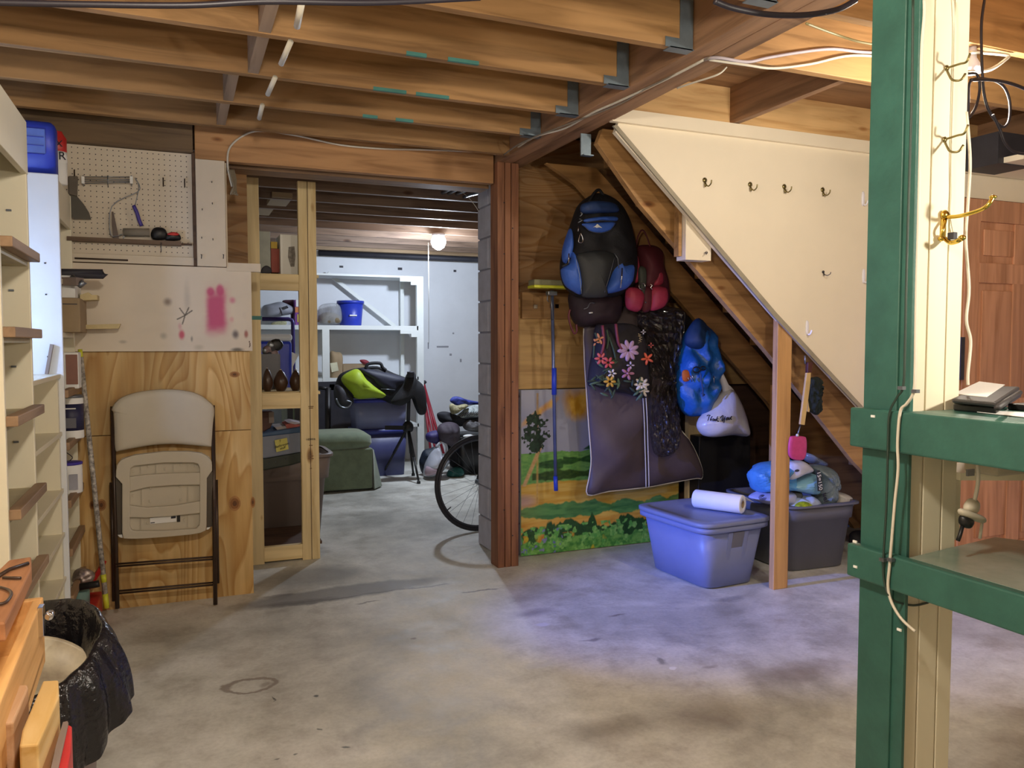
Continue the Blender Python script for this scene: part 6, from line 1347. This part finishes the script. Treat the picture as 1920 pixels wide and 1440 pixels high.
# clothes pile etc. right part of back room
z10 = zoom(780, 700, 6.543)
M_pileblk = paint('pile_black', '1e1e26', .75, .2, 10, bm=.4)
def cloth(name, lab, cat, pts, Y, d, mat, **k):
    t = thing(name, lab, cat, tuple(z10([pts[0]], Y)[0])); k.setdefault('amp', .03); k.setdefault('ns', 14)
    MB().puff(z10(pts, Y), d, d*.6, 7, **k).build('body', mat, t); return t
bn_ = thing('black_bin', 'large black plastic bin holding the heap of clothes', 'bin', (2.9, 7.6, 0))
a = z10([(540, 785)], 7.55)[0]
MB().rrings([(.003, .24, .2), (a.z-.0, .29, .25)], 8, 40, c=(a.x+.24, 7.72)).build('body', M_black, bn_)
MB().rrings([(a.z-.02, .30, .26), (a.z+.01, .305, .265)], 8, 40, c=(a.x+.24, 7.72)).build('rim', M_black, bn_)
cloth('folded_shirt', 'blue patterned cloth on the very top of the clothes heap', 'cloth', [(415, 335), (450, 290), (520, 285), (620, 320), (780, 350), (900, 360), (900, 400), (700, 385), (520, 395), (450, 370)], 7.6, .07, paint('blue_cloth', '3a48a4', .6, .3, 30, bm=.4), amp=.04, fold=.003)
cloth('folded_shirt', 'white and black striped shirt in the clothes heap', 'cloth', [(490, 530), (560, 470), (620, 420), (700, 385), (900, 390), (900, 530), (720, 530), (520, 555)], 7.55, .10, paint('white_cloth', 'b8c0c0', .7, .2, 40, c2='7a8484', bm=.3))
t = thing('shirt_stripes', 'dark stripes on', 'cloth', (0, 0, 0)); bpy.data.objects.remove(t)
shirt = [o for o in bpy.data.objects if o.name.startswith('folded_shirt') and o.parent is None][-1]
for k in range(9): MB().tube(z10([(500+k*30, 535-k*3), (560+k*30, 480-k*2)], 7.44), .0035, 5).build('stripe', M_dark, shirt)
cloth('folded_shirt', 'cream patterned cloth bundle at the left of the striped shirt', 'cloth', [(410, 400), (440, 370), (500, 395), (600, 375), (640, 400), (560, 450), (490, 495), (430, 490)], 7.5, .06, paint('cream_cloth', 'b8b088', .7, .3, 40, c2='6c6850', bm=.4))
cloth('dark_jacket', 'black rolled jacket lying under the striped shirt', 'jacket', [(255, 510), (290, 475), (370, 468), (470, 500), (560, 550), (700, 540), (900, 535), (900, 590), (700, 600), (560, 650), (450, 640), (300, 600)], 7.58, .10, M_pileblk)
cloth('grey_jacket', 'grey crinkled raincoat on top of the black bin', 'jacket', [(570, 625), (620, 575), (700, 570), (780, 600), (900, 590), (900, 720), (700, 715), (600, 690)], 7.5, .09, paint('grey_crinkle', '6c6a6c', .5, .25, 24, bm=.7, bd=.008), amp=.05)
cloth('purple_jacket', 'purple-grey jacket hanging down in front of the black bin', 'jacket', [(280, 640), (360, 600), (450, 600), (520, 640), (530, 740), (520, 840), (470, 920), (380, 870), (300, 840), (260, 740)], 7.45, .12, paint('purple_grey', '4a404c', .7, .2, 10, bm=.4), fold=.006)
cloth('violet_cloth', 'deep violet cloth left of the purple-grey jacket', 'cloth', [(120, 760), (160, 720), (250, 700), (290, 760), (270, 860), (180, 850), (130, 820)], 7.5, .08, paint('violet_cloth', '3c3470', .6, .2, 10, bm=.4))
t = cloth('white_tub', 'white tub top showing at the black bin rim', 'tub', [(580, 765), (640, 748), (740, 755), (750, 782), (600, 785)], 7.44, .03, M_paper, amp=0)
cloth('black_bundle', 'black bundle filling the gap behind the white carrier bag', 'bundle', [(380, 860), (480, 900), (560, 850), (600, 1000), (600, 1180), (440, 1150), (380, 1020)], 7.68, .1, M_pileblk)
wbg = thing('white_carrier_bag', 'white plastic carrier bag with upright handles on the floor', 'bag', (2.4, 7.4, 0))
MB().puff(z10([(95, 1255), (98, 1180), (130, 1080), (180, 970), (250, 900), (290, 930), (300, 985), (370, 990), (400, 1050), (410, 1080), (330, 1180), (240, 1240), (170, 1272)], 7.45), .14, .10, 8, pw=2.4, amp=.04, ns=10).build('body', glossy_clear('white_film2', 'c8ccd8', .85, .25, .5, 16), wbg)
MB().tube(z10([(250, 900), (300, 850), (345, 848), (375, 900), (375, 970), (360, 990)], 7.42), .014, 8, smooth=4).build('handle', glossy_clear('white_film2', 'c8ccd8', .85), wbg)
MB().puff(z10([(130, 1140), (250, 1120), (330, 1130), (300, 1200), (170, 1250), (110, 1240)], 7.40), .10, .05, 6).build('contents', paint('pink_contents', 'b8a0ac', .6), wbg)
cloth('navy_bag', 'dark navy bag standing behind the white carrier bag', 'bag', [(60, 1010), (100, 940), (170, 920), (250, 900), (260, 1000), (180, 1200), (80, 1230), (40, 1100)], 7.68, .10, paint('navy_bag', '1e2838', .6, .15, 10, bm=.3))
cloth('teal_bag', 'teal plastic bag on the floor beside the black bin', 'bag', [(380, 1260), (400, 1190), (460, 1155), (540, 1150), (580, 1190), (580, 1240), (500, 1268)], 7.5, .10, paint('teal_plastic', '2c6c6a', .4, .2, 14, bm=.5))
# red bundle leaning on the wall
for i, (a_, b_, r_, nm) in enumerate((((85, 100), (250, 680), .016, 0), ((95, 110), (215, 700), .014, 0), ((85, 150), (150, 720), .014, 0), ((100, 300), (185, 700), .012, 0))):
    p_ = z10([a_], 8.6)[0]; q_ = z10([(b_[0]+(b_[0]-a_[0])*.75, b_[1]+(b_[1]-a_[1])*.75)], 8.2)[0]; q_.z = max(q_.z, .02)
    d = (q_-p_); q_ = p_+d*((p_.z-.015)/(-d.z)) if d.z < 0 else q_
    t = thing('red_pole', ['red pole leaning on the wall, nearest to the clothes heap', 'red pole leaning on the wall, second from the clothes heap', 'red pole leaning on the wall, nearest the white shelving', 'short red pole leaning in front of the other red poles'][i], 'pole', tuple(q_), 'red poles leaning on the back wall')
    MB().tube([p_, q_], r_, 8).build('shaft', paint('red_paint', 'a83040', .4, bm=0), t)
    if i == 0: MB().puff(z10([(75, 95), (110, 85), (130, 110), (110, 130), (85, 130)], 8.58), .03, .02, 4).build('end_fitting', M_dark, t)
# bulb and pull string
lb_ = thing('ceiling_bulb', 'glowing bare bulb in a holder on the back room ceiling', 'lamp', (2.27, 7.2, 2.36))
MB().lathe([(.02, .02), (.05, 0), (.068, -.04), (.07, -.07), (.055, -.11), (.02, -.135)], (2.27, 7.2, 2.34), 24).build('bulb', emit('bulb_glow', 'f4f8ff', 18), lb_)
MB().lathe([(.06, .0), (.06, .02), (.03, .025)], (2.27, 7.2, 2.336), 20).build('lamp_holder', M_whpl, lb_)
bpy.data.objects['bulb'].visible_shadow = True
cable('pull_string', [P(803, 455, Y=7.2), P(804, 560, Y=7.2), P(804, 645, Y=7.2)], .002, M_wire, 'thin pull string hanging from the ceiling bulb', 0)
# coil of cable and box on the back ceiling
a = P(728, 372, Y=6.3); tag(MB().puff([a+Vector((.04*math.cos(k), 0, .035*math.sin(k))) for k in np.linspace(0, 6.28, 8)[:-1]], .04, .03, 4, amp=.03, ns=40).build('cobweb_clump', M_dark), 'dark dusty clump on the back room joists', 'clump')
for k, (x0_, y0_, x1_, y1_) in enumerate(((822, 366, 868, 344), (832, 368, 884, 343), (846, 368, 905, 346), (862, 372, 908, 360))):
    cable('cable_bundle', [P(x0_, y0_, Y=5.6), P((x0_+x1_)/2, (y0_+y1_)/2-1, Y=5.3), P(x1_, y1_, Y=4.95)], .012, M_grey, ['grey cable nearest the bulb in the bundle by the pier', 'grey cable, second of the bundle by the pier top', 'grey cable, third of the bundle by the pier top', 'grey cable nearest the pier in the bundle'][k], 2)
cable('white_cable', px_([(855, 352), (880, 372), (900, 400), (912, 425)], 4.88), .002, M_wire, 'thin white wire curling down onto the pier top')
# dark chair/frame silhouettes behind frame right
t = thing('black_stand', 'black metal stand behind the green chair back', 'stand', (1.45, 8.2, 0))
MB().tube([P(598, 727, Y=8.1), P(618, 729, Y=8.1)], .018).tube([P(615, 727, Y=8.1), Vector((P(614, 800, Y=8.1).x, 8.1, .0))], .03).build('frame', M_black, t)
bx((1.0, 8.33, .0), (1.9, 8.34, .93)).build('back_panel', M_dark, ws)

# ================================================================== NEAR LEFT: TRASH CAN AND BENCH CLUTTER
tcx, tcy = -.375, 2.12
tc_ = thing('trash_can', 'taupe trash can lined with a large black bin bag', 'bin', (tcx, tcy, 0))
MB().rrings([(.003, .150, .150), (.55, .185, .185), (.55, .179, .179), (.02, .143, .143)], 3, 40, c=(tcx, tcy)).build('body', M_taupe, tc_)
M_bbag = paint('bin_bag_black', '1b1a1e', .2, .1, 10, bm=.6, bd=.008)
seg = 120
prof = [(-.40, .120), (-.30, .140), (-.18, .160), (-.06, .172), (.02, .180), (.033, .188), (.012, .202), (-.02, .212), (-.055, .218), (-.09, .220), (-.12, .217), (-.145, .210)]
vs = []
for i, (dz, r) in enumerate(prof):
    for k in range(seg):
        a = 2*math.pi*k/seg; t_ = max(0, (i-5)/6)
        up = .05*max(0, math.cos(a-R(70)))**2 + .03*max(0, math.cos(a-R(20)))**2 - .04*max(0, math.cos(a+R(80)))**2
        nn = noise.noise(Vector((math.cos(a)*1.6, math.sin(a)*1.6, 5)))
        n2 = noise.noise(Vector((math.cos(a)*4.5+3, math.sin(a)*4.5, dz*2.5)))
        n3 = 1-abs(noise.noise(Vector((math.cos(a)*7, math.sin(a)*7+dz*3, dz*4))))*2
        rr = r*(1+.08*nn*(.4+t_))+.026*n2*(.3+t_)+.022*(n3-.6)*(.15+t_)+t_*.035*max(0, math.cos(a+R(5)))**3
        hem = t_*t_*(.06*noise.noise(Vector((math.cos(a)*2.4, math.sin(a)*2.4, 9)))+.04*max(0, math.cos(a+R(10)))**4)
        vs.append((tcx+rr*math.cos(a), tcy+rr*math.sin(a), (.575 if i < 5 else .585)+dz+up*(1 if i >= 3 else 0)-hem+.015*nn))
fs = [(i*seg+k, i*seg+(k+1) % seg, (i+1)*seg+(k+1) % seg, (i+1)*seg+k) for i in range(len(prof)-1) for k in range(seg)]
mb = MB(); mb.add(vs, fs, True); bb = mb.build('bin_bag', M_bbag, tc_)
sm_ = bb.modifiers.new('s', 'SUBSURF'); sm_.levels = 1; sm_.render_levels = 2
t = thing('round_lid', 'cream round plastic container lid tossed in the bin bag', 'lid', (tcx, tcy, .5))
rmx = Matrix.Rotation(R(28), 3, 'Y') @ Matrix.Rotation(R(20), 3, 'X')
lc_ = P(92, 1262, Z=.55)
MB().lathe([(.005, -.03), (.098, -.03), (.110, 0), (.117, .005), (.120, .0), (.113, -.036), (.02, -.04)], lc_, 40, rmx).build('body', paint('tan_plastic', 'd8cfb4', .45, .1, 8, c2='8a7c6c', bm=.05), t)
tag(MB().puff([Vector((tcx-.02+.09*math.cos(k), tcy-.06, .33+.05*math.sin(k))) for k in np.linspace(0, 6.28, 9)[:-1]], .05, .04, 5, amp=.03, ns=20).build('paper_trash', M_taupe), 'brown crumpled paper deep in the bin bag', 'paper')
# bench clutter, near left: drawer box, planks
zn = zoom(0, 1040, 3.6)
def on(pts, z): return [P(x/3.6, 1040+y/3.6, Z=z) for x, y in pts]
bxn = thing('wooden_tray', 'orange wooden tool tray with dovetailed sides at the left edge', 'tray', (-.45, 1.35, .7))
ZT = .80
a_ = on([(260, 262)], ZT)[0]; b_ = on([(-60, 900)], ZT)[0]; print('tray', a_, b_)
dirv = (b_-a_); dirv.z = 0; dl = dirv.length; dirv.normalize(); sv_ = Vector((dirv.y, -dirv.x, 0))
if sv_.x > 0: sv_ = -sv_
def obar(p, q, w_, zt_, zb_, m, nm, par, bev=.003):
    p = Vector((p.x, p.y, 0)); q = Vector((q.x, q.y, 0)); d = (q-p).normalized(); s = Vector((d.y, -d.x, 0)); s = -s if s.x > 0 else s
    P4 = [p, q, q+s*w_, p+s*w_]
    return MB().prism([(v.x, v.y, zb_) for v in P4], (0, 0, zt_-zb_)).build(nm, m, par, bev=bev)
c1, c2_ = on([(285, 300)], ZT)[0], on([(0, 1010)], ZT)[0]
obar(c1, c2_+(c2_-c1)*.6, .018, ZT, ZT-.14, W_box, 'side_board', bxn)
pp1 = c1+sv_*.22; pp2 = c2_+sv_*.22
obar(pp1, pp2, .018, ZT, ZT-.14, W_box, 'side_board', bxn)
obar(c1, c1+sv_*.22, .018, ZT, ZT-.14, W_box, 'end_board', bxn)
MB().prism([(v.x, v.y, ZT-.12) for v in (c1, c2_+(c2_-c1)*.6, c2_+(c2_-c1)*.6+sv_*.22, c1+sv_*.22)], (0, 0, .01)).build('base_board', W_box, bxn)
cl_ = on([(275, 430)], ZT-.02)[0]
MB().box((cl_.x-.004, cl_.y-.012, ZT-.055), (cl_.x+.006, cl_.y+.014, ZT+.005)).lathe([(.004, -.012), (.008, -.01), (.008, .012), (.004, .014)], (cl_.x+.016, cl_.y, ZT-.015), 12, Matrix.Rotation(R(90), 3, 'X')).build('latch', M_chrome, bxn, bev=.001)
bx2 = thing('cigar_box', 'reddish flat wooden case lying open in the tool tray', 'case', (-.5, 1.3, .8))
z_ = ZT+.01
q4 = on([(215, 115), (215, 200), (40, 590), (-120, 600), (-120, 330), (60, 140)], z_)
MB().prism(q4, (0, 0, .035)).build('body', wood('reddish_case', 'b8845c', '94603c', 'Y', knots=False), bx2, bev=.004)
wt = thing('wire_handle_tool', 'bent wire tool resting on the reddish case', 'tool', (-.5, 1.3, .86))
MB().tube(on([(-20, 150), (60, 100), (190, 58)], .85), .004, 8).tube(on([(20, 155), (140, 158)], .85), .003, 8).tube(on([(0, 220), (60, 240), (75, 270), (40, 320), (-10, 335)], .85), .003, 8, smooth=4).build('rod', M_brownmetal, wt)
ZB = .74
for i, (pts, zz, hh, m, lab) in enumerate((
    ([(290, 850), (395, 845), (400, 960), (260, 1280), (130, 1290), (150, 1180)], ZB, .05, wood('board_pale', 'e6c88c', 'd0a85c', 'Y', knots=False), 'pale yellowish short plank standing on edge beside the bin bag'),
    ([(80, 880), (185, 875), (190, 900), (90, 1130), (-40, 1150), (-40, 1100)], ZB+.012, .05, wood('board_grey', 'd0ae8c', 'b08a64', 'Y', knots=False), 'greyish wooden plank lying next to the tool tray'),
    ([(-40, 1160), (110, 1080), (130, 1090), (30, 1290), (-40, 1480)], ZB-.02, .05, wood('board_yellow', 'e0b44c', 'c08c2c', 'Y', knots=False), 'yellow stained plank at the bottom left corner'))):
    q = on(pts, zz); mb = MB().prism([v-Vector((0, 0, .12)) for v in q], (0, 0, .12))
    tag(mb.build('wood_plank', m, bev=.003), lab, 'plank')
sw = thing('red_saw_handle', 'red tool handle with a worn grey edge at bottom left', 'tool handle', (-.3, 1.3, .6))
q = on([(425, 1130), (455, 1120), (485, 1135), (480, 1300), (440, 1500), (330, 1500), (380, 1280)], .70)
MB().prism([v-Vector((0, 0, .10)) for v in q], (0, 0, .095)).build('grip', M_red, sw, bev=.004)
q = on([(425, 1130), (455, 1122), (462, 1135), (430, 1280), (380, 1500), (330, 1500), (380, 1280)], .70)
MB().prism([v-Vector((0, 0, .004)) for v in q], (0, 0, .004)).build('worn_edge', M_taupe, sw)
# bench under it (hidden mostly by the frame edge)
bnc = thing('workbench', 'brown workbench edge at the bottom left corner under the planks', 'bench', (-.65, .9, 0))
bx((-.94, .2, .56), (-.36, 1.62, .60)).build('bench_top', W_dk, bnc); 
for x_, y_ in ((-.92, .25), (-.44, .25), (-.92, 1.52), (-.44, 1.52)): bx((x_, y_, 0), (x_+.07, y_+.07, .56)).build('leg', W_dk, bnc)
# bulbs as objects for the two warm lights
for (x, y, z, lab) in ((2.62, 2.02, 2.27, 'glowing bare ceiling bulb behind the green post'), (.18, .80, 2.20, 'glowing bare ceiling bulb above the floor near the camera')):
    t = thing('ceiling_bulb', lab, 'lamp', (x, y, z))
    MB().lathe([(.012, .10), (.014, .05), (.03, .02), (.03, -.002)], (x, y, z+.02), 16).build('lamp_holder', M_whpl, t)
for o in list(bpy.data.objects):
    if 'woff' in o: del o['woff']
